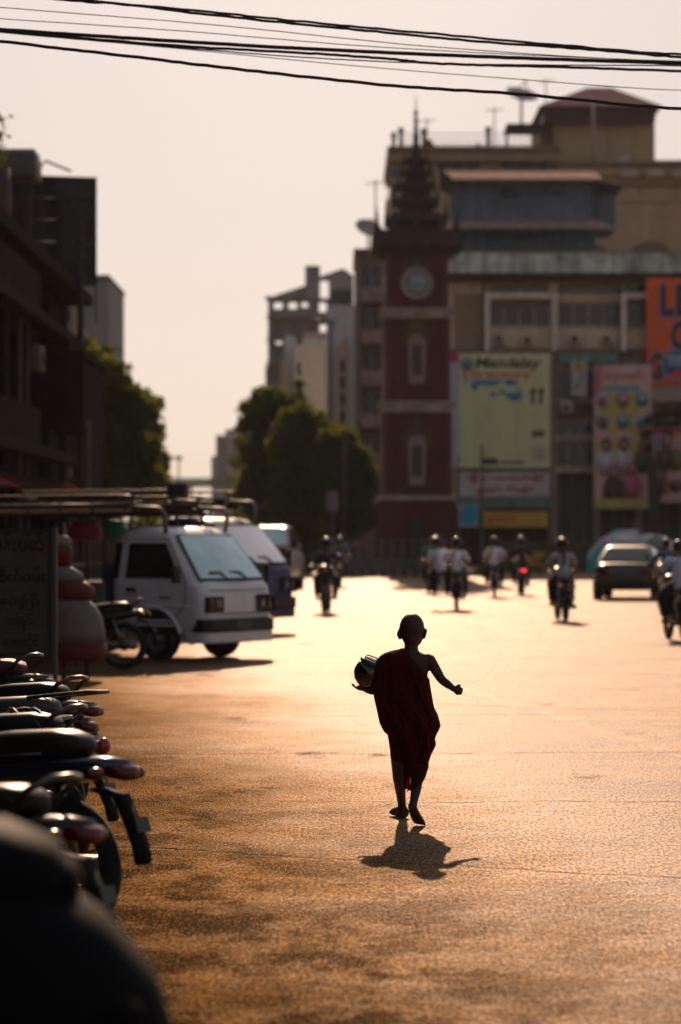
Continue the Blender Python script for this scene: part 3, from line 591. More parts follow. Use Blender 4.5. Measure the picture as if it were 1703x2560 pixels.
# ------------------------------------------------------------------ clock tower
TD = 101.0
def tower():
    d = TD; cx_ = wx(1040, d); S = F/d
    r = thing('clock_tower', 'dark red clock tower with pale cornices and tiered pinnacled spire', 'clock tower', (cx_, d, 0))
    red = mat('oxblood_plaster', (0.085,0.014,0.016), 0.75, var=0.18, scale=1.2, streak=0.3, bump=0.2, bscale=15); trim = mat('tower_cornice', (0.42,0.34,0.30), 0.8, var=0.2, streak=0.25); dk = mat('spire_dark', (0.055,0.022,0.020), 0.75, var=0.25, scale=3)
    gold = mat('tarnished_gilt', (0.10,0.055,0.02), 0.55, var=0.25); nic = mat('niche_plaster', (0.28,0.21,0.20), 0.8)
    hw = lambda px: px/S
    def blk(name, m, half, t, b, mt=None):
        return bx(name, m, r, -hw(half), hw(half), -hw(half), hw(half), wz(b, d), wz(t, d))
    g = HZ + CH*F/d
    # plinth: battered base
    z0, z1 = 0, wz(1252, d); a, b_ = hw(106), hw(94)
    MB().loft([[(-a,-a,z0),(a,-a,z0),(a,a,z0),(-a,a,z0)],[(-b_,-b_,z1),(b_,-b_,z1),(b_,b_,z1),(-b_,b_,z1)]], smooth=False).build('plinth', red, r)
    blk('cornice', trim, 98, 1240, 1251.5)
    blk('lower_stage', red, 86, 1034, 1240.2)
    blk('cornice', trim, 88, 1016, 1033.8); blk('cornice_lip', trim, 95, 1008, 1015.8)
    blk('middle_stage', red, 82, 802, 1007.8)
    blk('cornice', trim, 84, 786, 801.8); blk('cornice_lip', trim, 91, 778, 785.8)
    blk('clock_stage', red, 78, 640, 777.8)
    for sx in (-1, 1):
        for t, b, h_ in ((1034,1240,86),(802,1008,82),(640,778,78)):
            bx('corner_pilaster', mat('pilaster_red', (0.11,0.032,0.03), 0.75, var=0.15), r, sx*hw(h_-15), sx*hw(h_-1), -hw(h_)-0.08, -hw(h_)-0.003, wz(b, d), wz(t, d))
    # niches with gilt crowns and a pale figure panel
    for t in (842, 1092):
        y = -hw(84)-0.03 if t < 1000 else -hw(88)-0.03
        zt, zb = wz(t, d), wz(t+122, d)
        n_ = MB().prism([(-hw(19),zb),(-hw(23),zt-0.35),(-hw(14),zt),(hw(14),zt),(hw(23),zt-0.35),(hw(19),zb)], y, y+0.25).build('niche', nic, r)
        MB().prism([(-hw(12),zb+0.35),(-hw(12),zt-0.45),(hw(12),zt-0.45),(hw(12),zb+0.35)], y-0.012, y-0.002).build('recess', mat('niche_shadow', (0.07,0.055,0.05), 0.9), n_)
        cr = [(-hw(34),zt-0.5),(-hw(36),zt+0.28),(-hw(22),zt+0.10),(-hw(14),zt+0.62),(-hw(7),zt+0.40),(0,zt+1.0),(hw(7),zt+0.40),(hw(14),zt+0.62),(hw(22),zt+0.10),(hw(36),zt+0.28),(hw(34),zt-0.5),(hw(24),zt-0.35),(hw(14),zt+0.04),(-hw(14),zt+0.04),(-hw(24),zt-0.35)]
        MB().prism(cr, y-0.06, y+0.2).build('gilt_crown', gold, r)
    MB().prism([(-hw(16),0),(-hw(16),wz(1310,d)),(0,wz(1285,d)),(hw(16),wz(1310,d)),(hw(16),0)], -hw(106)-0.05, -hw(94)+0.1).build('door', mat('tower_door', (0.035,0.03,0.03), 0.7), r)
    # clock
    yc = -hw(78); zc = wz(718, d); R = hw(39)
    for k in range(4):
        a = k*pi/2
        f = thing_part = MB().lathe([(R*0.80,0.02),(R*0.80,-0.10)], (0,0,0), 'y', 32).build('clock_face', mat('clock_glass', (0.30,0.38,0.37), 0.35, var=0.1), r)
        f.location = (yc*-sin(a) if False else -yc*sin(a)*-1, yc*cos(a), zc); f.rotation_euler = (0, 0, a)
        MB().torus((0,-0.10,0), R*0.90, R*0.13, 'y', 36, 8).build('bezel', trim, f)
        hd = mat('clock_hand', (0.02,0.02,0.02), 0.5)
        MB().prism([(-0.03,-0.08),(0.03,-0.08),(0.012,R*0.42),(-0.012,R*0.42)], -0.13, -0.115).build('hour_hand', hd, f).rotation_euler = (0, radians(100), 0)
        MB().prism([(-0.02,-0.08),(0.02,-0.08),(0.008,R*0.62),(-0.008,R*0.62)], -0.15, -0.135).build('minute_hand', hd, f).rotation_euler = (0, radians(-62), 0)
        for q in range(12):
            e = q*pi/6; bxm = MB().obox((R*0.68*sin(e), -0.11, R*0.68*cos(e)), (0.025, 0.012, R*0.13), (0, e, 0)).build('hour_mark', hd, f)
    MB().prism([(-hw(30),wz(690,d)),(-hw(34),wz(664,d)),(-hw(14),wz(672,d)),(0,wz(650,d)),(hw(14),wz(672,d)),(hw(34),wz(664,d)),(hw(30),wz(690,d)),(0,wz(676,d))], yc-0.05, yc+0.1).build('gilt_crown', gold, r)
    # spreading roof platform
    blk('eave', dk, 92, 626, 640.2); blk('eave', dk, 112, 600, 626.2); blk('parapet', dk, 104, 586, 600.2)
    def spirelet(x, y, zb, h, w0, name='pinnacle'):
        pr = [(w0,0),(w0*1.15,h*0.06),(w0*0.7,h*0.12),(w0*0.85,h*0.22),(w0*0.5,h*0.30),(w0*0.62,h*0.42),(w0*0.32,h*0.52),(w0*0.36,h*0.66),(w0*0.14,h*0.76),(0.012,h)]
        MB().lathe(pr, (x, y, zb), 'z', 8).build(name, dk, r)
    for sx in (-1,1):
        for sy in (-1,1):
            spirelet(sx*hw(99), sy*hw(99), wz(588,d), hw(60), hw(9))
        spirelet(sx*hw(55), -hw(100), wz(588,d), hw(34), hw(7)); spirelet(0, sx*hw(100), wz(588,d), hw(50), hw(9))
    # tiered roofs (pyatthat): each tier a block with flared eaves and corner acroteria
    tiers = [(70,588,536),(50,536,494),(41,494,456),(33,456,424),(25,424,396)]
    for i, (h_, b, t) in enumerate(tiers):
        zb, zt = wz(b, d), wz(t, d); a = hw(h_); hh = zt - zb
        sq = lambda s_, z: [(-s_,-s_,z),(s_,-s_,z),(s_,s_,z),(-s_,s_,z)]
        MB().loft([sq(a*0.84,zb-0.02),sq(a*0.84,zb+hh*0.45),sq(a*1.06,zb+hh*0.5),sq(a*1.06,zb+hh*0.58),sq(a*0.78,zb+hh)], smooth=False).build('roof_tier', dk, r)
        for sx in (-1,1):
            for sy in (-1,1): spirelet(sx*a*1.06, sy*a*1.06, zb+hh*0.55, hh*1.35, hw(5.5), 'acroterion')
            spirelet(sx*a*0.5, -a*1.02, zb+hh*0.55, hh*0.8, hw(4), 'acroterion')
        spirelet(0, -a*1.02, zb+hh*0.5, hh*1.15, hw(6), 'acroterion'); spirelet(a*1.02, 0, zb+hh*0.5, hh*1.15, hw(6), 'acroterion'); spirelet(-a*1.02, 0, zb+hh*0.5, hh*1.15, hw(6), 'acroterion')
    zb = wz(398, d); H_ = wz(268, d)-zb
    MB().lathe([(hw(14),0),(hw(15),H_*0.08),(hw(9),H_*0.14),(hw(10),H_*0.24),(hw(7),H_*0.34),(hw(8),H_*0.44),(hw(5),H_*0.50),(hw(6.5),H_*0.60),(hw(3.5),H_*0.66),(hw(6.5),H_*0.76),(hw(2.5),H_*0.80),(hw(6),H_*0.88),(hw(1.6),H_*0.97),(hw(0.6),H_*1.25)], (0,0,zb), 'z', 10).build('finial', dk, r)
tower()
# ---- railing island around the tower
def island():
    d = 97.0
    o = MB().box(wx(872,d), wx(1215,d), d, d+9.5, 0, 0.22).build('traffic_island', mat('island_concrete', (0.10,0.08,0.07), 0.9, var=0.2), kind='structure')
    r = thing('island_fence', 'low grey post and panel fence around the foot of the clock tower', 'fence', (wx(985,d), d+0.3, 0))
    fm_ = mat('fence_grey', (0.13,0.115,0.105), 0.85, var=0.15, streak=0.3); x0, x1 = wx(876,d)-wx(985,d), wx(1112,d)-wx(985,d); n = 9
    for i in range(n+1):
        x = x0 + (x1-x0)*i/n; bx('post', fm_, r, x-0.08, x+0.08, -0.08, 0.08, 0.22, 1.55)
        if i < n:
            w_ = (x1-x0)/n
            bx('panel', fm_, r, x+0.085, x+w_-0.085, -0.04, 0.04, 0.26, 0.72)
            for zz in (0.95, 1.2, 1.45): MB().tube([(x+0.06,0,zz),(x+w_-0.06,0,zz)], 0.028, 6).build('rail', fm_, r)
    # kerb stones in front, painted alternately
    for i in range(26):
        x = wx(872,d) + (wx(1215,d)-wx(872,d))*i/26
        bx('kerb_stone', mat('kerb_pale' if i % 2 else 'kerb_dark', (0.22,0.17,0.15) if i % 2 else (0.07,0.05,0.045), 0.9), o, x+0.01, x+0.205, d-0.16, d-0.004, 0, 0.24)
island()
# low wall with plants along the market front
lwall = thing('planter_wall', 'low olive grey planter wall along the foot of the market building', 'wall', (wx(1470,108), 108, 0))
for i in range(9): bx('wall_block', mat('planter_olive', (0.075,0.072,0.045), 0.9, var=0.25, streak=0.3), lwall, -4.1+i*1.0, -3.12+i*1.0, 0, 0.4, 0, 1.25+0.01*(i % 2))
bx('coping', mat('planter_cap', (0.12,0.11,0.09), 0.9), lwall, -4.15, 4.9, -0.05, 0.45, 1.262, 1.34)
MB().box(wx(1190,112), wx(2300,112), 109, 119.5, 0, 0.16).build('pavement', mat('pavement_stone', (0.12,0.10,0.085), 0.9, var=0.2), kind='structure')
# ------------------------------------------------------------------ trees
def leaf_mat(name, col, tcol):
    m = bpy.data.materials.new(name); m.use_nodes = True; t = m.node_tree; t.nodes.clear()
    out = t.nodes.new('ShaderNodeOutputMaterial'); d = t.nodes.new('ShaderNodeBsdfDiffuse'); tr = t.nodes.new('ShaderNodeBsdfTranslucent'); mx = t.nodes.new('ShaderNodeMixShader')
    oi = t.nodes.new('ShaderNodeTexCoord'); n = t.nodes.new('ShaderNodeTexNoise'); n.inputs['Scale'].default_value = 0.9; n.inputs['Detail'].default_value = 4
    t.links.new(oi.outputs['Object'], n.inputs['Vector'])
    for node, c in ((d, col), (tr, tcol)):
        mc = t.nodes.new('ShaderNodeMix'); mc.data_type = 'RGBA'; mc.inputs['A'].default_value = (c[0]*0.55, c[1]*0.6, c[2]*0.6, 1); mc.inputs['B'].default_value = (c[0]*1.35, c[1]*1.2, c[2], 1)
        t.links.new(n.outputs['Fac'], mc.inputs['Factor']); t.links.new(mc.outputs['Result'], node.inputs['Color'])
    mx.inputs['Fac'].default_value = 0.45; t.links.new(d.outputs[0], mx.inputs[1]); t.links.new(tr.outputs[0], mx.inputs[2]); t.links.new(mx.outputs[0], out.inputs['Surface']); return m
LEAF = leaf_mat('leaf_green', (0.040,0.055,0.012), (0.15,0.17,0.022))
BARK = mat('bark', (0.05,0.035,0.025), 0.95, var=0.3, scale=6, bump=0.4, bscale=20)
def tree(label, d, lobes, base_px, leafn, seed, leaf=0.2, group='street trees', lean=0):
    """lobes: (px, py, radius_px, depth offset m) - clumps of the crown"""
    rnd = random.Random(seed); S = F/d; bx_ = wx(base_px, d)
    r = thing('street_tree', label, 'tree', (bx_, d, 0), 0, group)
    zc = sum(wz(l[1], d) for l in lobes)/len(lobes)
    tr = MB(); tr.tube([(0,0,-0.05),(0.05,0,0.8),(0.0,0.1,zc*0.45),(lean,0,zc*0.75)], [0.34,0.26,0.2,0.14], 9); tr.build('trunk', BARK, r)
    lm = MB()
    for l in lobes:
        c = Vector((wx(l[0], d)-bx_, l[3], wz(l[1], d)))
        lm = MB().tube([(0,0.05,zc*0.40),(c.x*0.4,c.y*0.4,zc*0.5+(c.z-zc)*0.3+0.3),(c.x*0.9,c.y*0.9,c.z)], [0.13,0.09,0.04], 6); lm.build('limb', BARK, r)
    vs = []; fs = []
    tot = sum(l[2]**2 for l in lobes)
    for l in lobes:
        c = Vector((wx(l[0], d)-bx_, l[3], wz(l[1], d))); R = l[2]/S; n = int(leafn*l[2]**2/tot)
        nc = max(10, n//26)
        for k in range(nc):                                    # twig clumps on and in the lobe
            u = Vector((rnd.gauss(0,1), rnd.gauss(0,1), rnd.gauss(0,1))).normalized(); rr = R*(0.45 + 0.62*rnd.random()**0.6)
            cc = c + Vector((u.x*rr, u.y*rr, u.z*rr*0.86)); cr = R*rnd.uniform(0.10, 0.22) + 0.12
            for q in range(26):
                p = cc + Vector((rnd.gauss(0,cr*0.6), rnd.gauss(0,cr*0.6), rnd.gauss(0,cr*0.5)))
                s_ = leaf*rnd.uniform(0.6, 1.25); a = Vector((rnd.gauss(0,1), rnd.gauss(0,1), rnd.gauss(0,0.7))).normalized(); b_ = a.orthogonal().normalized()
                b_ = (Matrix.Rotation(rnd.uniform(0, 6.28), 3, a) @ b_); c_ = a.cross(b_); o = len(vs)
                vs += [p - b_*s_, p - c_*s_*0.42, p + b_*s_, p + c_*s_*0.42]; fs.append((o, o+1, o+2, o+3))
    me = bpy.data.meshes.new('crown'); me.from_pydata(vs, [], fs); link('crown', me, LEAF, r)
tree('tall leafy tree with layered dark crown on the left of the street', 88, [(215,905,62,0),(265,945,60,-1),(300,1010,62,0.5),(235,1010,75,1),(330,1000,44,0),(360,1040,38,-0.5),(355,1120,48,0),(300,1100,65,0),(240,1130,70,0),(362,1190,40,0.4),(300,1200,60,0),(225,1215,60,0)], 285, 11000, 1)
tree('dense green tree beyond the tall leafy one, its edge reaching the footbridge', 118, [(340,1010,40,0),(372,1010,26,1),(382,1080,28,0),(385,1150,30,0),(370,1210,38,0),(345,1110,45,0),(395,1195,18,0.5)], 368, 6000, 2)
tree('bright topped round tree at the street end of the right hand row', 112, [(650,1015,44,0),(690,1040,45,0.5),(632,1060,36,-0.5),(640,1120,45,0),(690,1110,52,0),(715,1085,44,0.2),(720,1150,50,0),(650,1190,50,0),(675,1010,36,0.2),(702,1008,38,0.2),(738,1036,40,0.2),(625,1235,34,0),(700,1190,55,0.6),(660,1265,44,0)], 672, 13000, 3)
tree('dark broad tree in the middle of the right hand row', 106, [(740,1060,46,0),(780,1085,44,0.5),(745,1130,60,0),(770,1085,40,0),(768,1050,36,0.2),(800,1078,38,0.2),(835,1092,34,0.2),(800,1140,55,0),(825,1120,40,0.3),(715,1120,44,0.2),(750,1210,65,0),(810,1220,60,0),(760,1285,55,0),(715,1280,45,0)], 765, 14000, 4)
tree('dark shaded tree next to the clock tower', 104, [(845,1110,40,0),(820,1150,44,0),(880,1150,40,0.4),(868,1200,44,0.2),(850,1190,50,0),(890,1230,44,0),(850,1270,50,0),(905,1180,30,0),(905,1290,36,0)], 868, 11000, 5)
tree('small feathery treetop in front of the pale green building', 150, [(748,962,7,0),(742,985,9,0),(752,1000,10,0),(742,1030,14,0)], 745, 500, 6)
tree('slim tree growing behind the portrait poster and ledge', 117.0, [(1622,1050,7,0.3),(1614,1085,8,0.1),(1622,1120,7,0.2),(1650,1036,11,0.4),(1672,1034,11,0.4),(1698,1034,12,0.4)], 1633, 1500, 8, 0.10)
tree('hazy tree farther along the right hand row', 150, [(625,1120,30,0),(650,1150,40,0),(615,1180,30,0),(640,1220,45,0),(612,1250,30,0),(650,1280,40,0),(610,1300,26,0)], 640, 3500, 11)
tree('most distant tree of the right hand row near the footbridge', 215, [(592,1150,20,0),(600,1190,26,0),(590,1230,24,0),(600,1270,28,0),(590,1300,22,0)], 598, 1600, 12)
tree('most distant tree of the left hand row near the footbridge', 190, [(388,1150,18,0),(392,1190,20,0),(388,1230,24,0),(392,1280,24,0)], 388, 1600, 13)
def hedge(label, px0, px1, top, d, n, seed):
    rnd = random.Random(seed); r = thing('hedge', label, 'hedge', (wx((px0+px1)/2, d), d, 0)); hw = (wx(px1,d)-wx(px0,d))/2; h = wz(top, d); vs = []; fs = []
    for k in range(n):
        p = Vector((rnd.uniform(-hw,hw), rnd.gauss(0,0.35), h*rnd.random()**0.8*(0.75+0.25*sin(k*0.37)))); s_ = 0.16*rnd.uniform(0.6,1.3); a = Vector((rnd.gauss(0,1),rnd.gauss(0,1),rnd.gauss(0,0.7))).normalized(); b_ = a.orthogonal().normalized(); c_ = a.cross(b_); o = len(vs)
        vs += [p-b_*s_, p-c_*s_*0.5, p+b_*s_, p+c_*s_*0.5]; fs.append((o,o+1,o+2,o+3))
    me = bpy.data.meshes.new('foliage'); me.from_pydata(vs, [], fs); link('foliage', me, LEAF, r)
    bx('bed', mat('bed_soil', (0.03,0.022,0.016), 0.95), r, -hw, hw, -0.35, 0.35, 0, 0.3)
hedge('dark hedge at the foot of the right hand tree row', 745, 905, 1285, 112, 5000, 21)
hedge('low hedge under the left trees beyond the trucks', 250, 420, 1290, 96, 4000, 22)
# ------------------------------------------------------------------ poles
def pole(name, label, px, top, d, r_=0.08, arm=None, box=None):
    r = thing(name, label, 'street light' if arm else 'pole', (wx(px, d), d, 0)); h = wz(top, d)
    m = mat('pole_steel', (0.10,0.09,0.085), 0.6, var=0.2)
    MB().tube([(0,0,0),(0,0,h*0.5),(0,0,h)], [r_*1.3, r_, r_*0.75], 10).build('shaft', m, r)
    if arm: MB().tube([(0,0,h-0.1),(arm*0.5,0,h+0.1),(arm,0,h)], [r_*0.5, r_*0.45, r_*0.4], 7).build('arm', m, r); MB().ell((arm, 0, h-0.05), (0.35,0.15,0.1)).build('lamp_head', m, r)
    if box: bx('box', mat('pole_box', (0.03,0.03,0.03), 0.6), r, box[0], box[1], -0.15, 0.15, box[2], box[3])
    return r
pole('street_light', 'slim street light in front of the white building', 826, 800, 125, 0.10, arm=-0.6)
pole('street_light', 'dark pole with a small box in front of the yellow green billboard', 1205, 1112, 96, 0.07, box=(0.06,0.62,wz(1162,96),wz(1146,96)))
pole('utility_pole', 'thin pole in front of the shop signs right of the clock tower', 1145, 1140, 96.6, 0.05)
pole('utility_pole', 'grey pole standing in front of the tree row', 862, 1070, 103, 0.08)
s_ = thing('road_sign', 'small faded pink rectangular road sign in front of the tree row', 'sign', (wx(832,100), 100, 0)); MB().tube([(0,0,0),(0,0,wz(1235,100))], 0.05, 7).build('post', mat('pole_steel', (0.10,0.09,0.085)), s_); bx('plate', mat('sign_pink', (0.22,0.15,0.16), 0.6), s_, wx(817,100)-wx(832,100), wx(846,100)-wx(832,100), -0.08, -0.05, wz(1277,100), wz(1228,100))
# ------------------------------------------------------------------ overhead cables
CB = mat('cable_black', (0.012,0.011,0.011), 0.6, var=0)
def cable(label, pts, d, r_, wob=0.0, seed=0):
    rnd = random.Random(seed); k = 1.0861; P = [(p[0]*k, p[1]*k) for p in pts]
    a, b_ = P[0], P[1]; P = [(a[0]-2600, a[1]-2600*(b_[1]-a[1])/(b_[0]-a[0]))] + P
    a, b_ = P[-2], P[-1]; P = P + [(b_[0]+2600, b_[1]+2600*0.03)]
    out = []
    for i in range(len(P)-1):
        n = 14
        for j in range(n):
            f = j/n; q = lambda c: c
            p0 = P[max(i-1,0)]; p1 = P[i]; p2 = P[i+1]; p3 = P[min(i+2,len(P)-1)]
            px = p1[0]+(p2[0]-p1[0])*f; m1 = (p2[1]-p0[1])/(p2[0]-p0[0]+1e-6); m2 = (p3[1]-p1[1])/(p3[0]-p1[0]+1e-6); hh = p2[0]-p1[0]
            py = (2*f**3-3*f*f+1)*p1[1] + (f**3-2*f*f+f)*hh*m1 + (-2*f**3+3*f*f)*p2[1] + (f**3-f*f)*hh*m2
            out.append((wx(px, d), d, wz(py + rnd.uniform(-1,1)*wob, d)))
    out.append((wx(P[-1][0], d), d, wz(P[-1][1], d)))
    tag(MB().tube(out, r_, 6).build('cable', CB), label, 'cable', 'overhead cables')
cable('uppermost thick twisted cable of the overhead bundle', [(150,0),(400,20),(700,50),(1000,78),(1300,105),(1568,125)], 17.2, 0.0094, 1.2, 1)
cable('second thick cable twisting just below the uppermost one', [(205,0),(500,36),(800,66),(1100,95),(1400,117),(1568,131)], 17.0, 0.0100, 1.0, 2)
cable('hair thin cable starting highest at the left edge', [(0,17),(500,58),(1000,108),(1568,142)], 18.0, 0.0037, 0.3, 3)
cable('second hair thin cable below the highest one at the left edge', [(0,43),(400,70),(900,110),(1568,141)], 18.2, 0.0037, 0.3, 4)
cable('thickest straight cable in the middle of the bundle', [(0,68),(300,88),(700,112),(1100,130),(1568,146)], 17.6, 0.0144, 0.4, 5)
cable('sagging cable peeling away below the thickest one', [(0,72),(400,105),(700,122),(900,136),(1000,146),(1250,153),(1568,164)], 17.4, 0.0106, 0.8, 6)
cable('thin cable dropping to the right below the bundle', [(0,75),(400,111),(800,150),(1200,183),(1568,208)], 18.4, 0.0035, 0.3, 7)
cable('thin slack cable running along the thickest one', [(0,70),(350,104),(700,132),(1000,146),(1300,150),(1568,152)], 17.8, 0.0050, 0.4, 8)
cable('lowest thick cable crossing in front of the maroon roof', [(0,95),(300,130),(570,162),(900,197),(1200,217),(1568,250)], 16.6, 0.0119, 0.9, 9)
# ------------------------------------------------------------------ left side of the street
XW = -6.9
def left_building():
    r = thing('shophouse_row', 'dark shaded shophouse with concrete pilasters and balconies at the left edge', 'building', (XW, 47, 0))
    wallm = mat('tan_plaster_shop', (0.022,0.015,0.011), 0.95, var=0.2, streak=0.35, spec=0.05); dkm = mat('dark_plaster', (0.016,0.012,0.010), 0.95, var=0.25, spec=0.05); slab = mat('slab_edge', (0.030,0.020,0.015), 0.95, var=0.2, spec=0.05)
    y0, y1 = -80.0, 13.4  # row runs on unseen behind the camera, added to block sky fill
    # side wall with window openings (in y,z)
    ops = [(-14+i*4.2, -11.6+i*4.2, z, z+1.7) for i in range(6) for z in (4.3,)] + [(-15.5+i*4.2, -12.0+i*4.2, 0.1, 2.7) for i in range(7)]
    ys = sorted({y0, y1, *[v for o in ops for v in o[:2] if y0 < v < y1]}); zs = sorted({0, 7.4, *[v for o in ops for v in o[2:4] if v < 7.4]})
    bm = bmesh.new(); vd = {}
    def vv(a, b):
        if (a, b) not in vd: vd[(a, b)] = bm.verts.new((0, a, b))
        return vd[(a, b)]
    for i in range(len(ys)-1):
        for j in range(len(zs)-1):
            cy, cz = (ys[i]+ys[i+1])/2, (zs[j]+zs[j+1])/2
            if any(o[0] < cy < o[1] and o[2] < cz < o[3] for o in ops): continue
            bm.faces.new((vv(ys[i],zs[j]), vv(ys[i+1],zs[j]), vv(ys[i+1],zs[j+1]), vv(ys[i],zs[j+1])))
    g = bmesh.ops.extrude_face_region(bm, geom=bm.faces[:]); bmesh.ops.translate(bm, vec=(-0.3,0,0), verts=[e for e in g['geom'] if isinstance(e, bmesh.types.BMVert)])
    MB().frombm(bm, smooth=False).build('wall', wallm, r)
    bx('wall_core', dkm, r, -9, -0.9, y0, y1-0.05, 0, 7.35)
    bx('end_wall', dkm, r, -9, -0.305, y1-0.3, y1, 0, 7.38)
    for i in range(6):
        for z in (4.3,):
            f = bx('window', dkm, r, -0.25, -0.19, -14+i*4.2, -11.6+i*4.2, z, z+0.08); bx('pane', mat('window_glass', (0.012,0.013,0.014), 0.18, spec=0.6, var=0), f, -0.24, -0.22, -14+i*4.2, -11.6+i*4.2, z+0.082, z+1.7)
    for yy in (-14.9, -10.7, -6.5, -2.3, 1.9, 5.2, 9.0, 12.6): bx('pilaster', dkm, r, 0.003, 0.16, yy-0.3, yy+0.3, 0, 7.4)
    for z in (3.35, 6.2): bx('balcony_slab', slab, r, 0.165, 0.62, y0, 11.2, z, z+0.22); bx('balcony_parapet', wallm, r, 0.55, 0.62, y0, 3.6, z+0.225, z+0.95)
    bx('roof_slab', dkm, r, -9, 0.7, y0, y1+0.2, 7.405, 7.65)
    for i in range(6):
        y = -8+i*3.4; MB().prism([(0.17,2.95),(1.15,2.55),(1.15,2.48),(0.17,2.85)], y, y+2.9, 'y').build('awning', mat('awning_red' if i % 2 else 'awning_brown', (0.08,0.02,0.02) if i % 2 else (0.06,0.035,0.025), 1.0, var=0.2, spec=0.0), r)
    MB().tube([(0.24,3.0,0.2),(0.24,3.0,7.3)], 0.07, 8).build('drain_pipe', mat('pipe_dark', (0.05,0.04,0.035)), r)
    MB().tube([(0.24,4.3,0.2),(0.24,4.3,7.3)], 0.05, 8).build('drain_pipe', mat('pipe_dark', (0.05,0.04,0.035)), r)
    for y, z in ((4.6,5.2),(7.4,4.6),(10.6,5.6)):
        a = bx('air_conditioner', mat('ac_shade', (0.10,0.09,0.085), 0.6), r, 0.17, 0.5, y, y+0.8, z, z+0.55, b=0.02); MB().lathe([(0.2,0),(0.2,0.02)], (0.505,y+0.4,z+0.28), 'x', 16).build('fan_grille', mat('grille_dark', (0.04,0.04,0.04)), a)
    for y in (6.5, 9.5): bx('shop_sign', mat('shop_sign_dark', (0.020,0.010,0.009), 0.9, spec=0.05), r, 0.2, 0.9, y, y+0.08, 4.0, 6.0)
left_building()
ch = thing('corner_annex', 'dark brown corner building beside the leafy trees on the left', 'building', (wx(60,64), 64, 0))
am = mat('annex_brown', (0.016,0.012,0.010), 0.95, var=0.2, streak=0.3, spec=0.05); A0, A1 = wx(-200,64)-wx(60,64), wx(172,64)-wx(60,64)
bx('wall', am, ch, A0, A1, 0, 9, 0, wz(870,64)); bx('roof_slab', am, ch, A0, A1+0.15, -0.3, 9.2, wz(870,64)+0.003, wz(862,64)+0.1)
for k in range(3):
    for z in (4.2, 1.0): f = bx('window', mat('annex_frame', (0.09,0.07,0.055)), ch, A1-1.2-k*1.2, A1-0.4-k*1.2, -0.06, -0.004, z, z+1.5); bx('pane', mat('window_glass', (0.012,0.013,0.014)), f, A1-1.14-k*1.2, A1-0.46-k*1.2, -0.075, -0.062, z+0.06, z+1.44)
bx('ledge', mat('annex_ledge', (0.09,0.06,0.05)), ch, A0, A1+0.1, -0.7, -0.08, 3.2, 3.45)
vs_ = thing('vertical_sign', 'narrow dark maroon upright sign on a pole before the left trees', 'sign', (wx(198,66), 66, 0)); MB().tube([(0.25,0,0),(0.25,0,wz(1055,66))], 0.05, 8).build('pole', mat('pole_steel', (0.10,0.09,0.085)), vs_); bx('panel', mat('sign_maroon', (0.08,0.02,0.02), 0.7), vs_, -0.2, 0.2, -0.1, 0.0, wz(1235,66), wz(1060,66))
# rooftop hoarding seen from behind
def hoarding_back():
    d = 57.0; r = thing('rooftop_hoarding', 'large rooftop hoarding seen from behind with sheet panels and steel struts', 'billboard', (wx(130,d), d, 0)); r.rotation_euler = (0, 0, radians(9))
    st = mat('rust_steel', (0.03,0.022,0.018), 0.7, var=0.2); pn = mat('hoarding_sheet', (0.06,0.063,0.067), 0.95, var=0.15, streak=0.3); dk_ = mat('hoarding_dark_sheet', (0.018,0.014,0.013), 0.9, var=0.2)
    xa, xm, xb = wx(18,d)-wx(130,d), wx(136,d)-wx(130,d), wx(240,d)-wx(130,d); z0, z1 = wz(712,d), wz(440,d)
    n = 5
    for j in range(n):
        zz0, zz1 = z0+(z1-z0)*j/n, z0+(z1-z0)*(j+1)/n
        for i in range(3): x0_ = xm+(xb-xm)*i/3; bx('sheet_panel', pn, r, x0_+0.001, x0_+(xb-xm)/3-0.001, 0.10+0.012*((i+j) % 2), 0.15, zz0+0.001, zz1-0.001)
        bx('dark_panel', dk_, r, xa, xm+0.05, 0.0, 0.05, zz0+0.01, zz1-0.01)
        MB().tube([(xa,-0.06,zz1-0.02),(xb,0.06,zz1-0.02)], 0.022, 6).build('girt', st, r)
    for i in range(6): x = xa+(xb-xa)*i/5; MB().tube([(x,-0.02,z0-0.9),(x,0.02,z1)], 0.02, 6).build('upright', st, r)
    for x in (xm+0.2, xm+0.55): MB().tube([(x,-0.2,z0-2.6),(x,-0.12,z1-0.6)], 0.025, 6).build('strut', st, r)
    MB().tube([(xa,-0.3,z0+0.1),(xb-0.2,-0.05,z0+0.7)], 0.04, 6).build('brace', st, r); MB().tube([(xm,-0.3,z1-0.3),(xm+0.9,-0.05,z1-1.3)], 0.04, 6).build('brace', st, r); MB().tube([(xa+0.4,-0.3,z0-1.6),(xm+0.75,-0.3,z0-1.45)], 0.06, 6).build('brace', st, r); MB().tube([(xa+0.9,-0.3,z0-3.4),(xm+0.6,-0.3,z0-1.3)], 0.05, 6).build('brace', st, r)
    MB().tube([(xa+0.7,-0.02,z1+0.05),(xa+0.9,-0.02,z1+0.35),(xm+0.4,0.0,z1+0.12)], 0.03, 6).build('brace', st, r)
    for x in (xa+0.3, xm-0.1): MB().tube([(x,-0.1,7.6),(x,0,z0)], 0.06, 6).build('leg', st, r)
    MB().tube([(xm+0.62,-0.15,0.2),(xm+0.62,-0.15,z1-1.0)], 0.06, 7).build('mast', st, r)
hoarding_back()
tk = thing('rooftop_tank', 'grey box shaped water tank on the roof at the upper left edge', 'water tank', (wx(30,49), 49.5, 0))
bx('tank', mat('tank_grey', (0.09,0.095,0.10), 0.7, var=0.1), tk, wx(-40,49)-wx(30,49), wx(79,49)-wx(30,49), 0, 1.2, wz(430,49), wz(368,49), b=0.04)
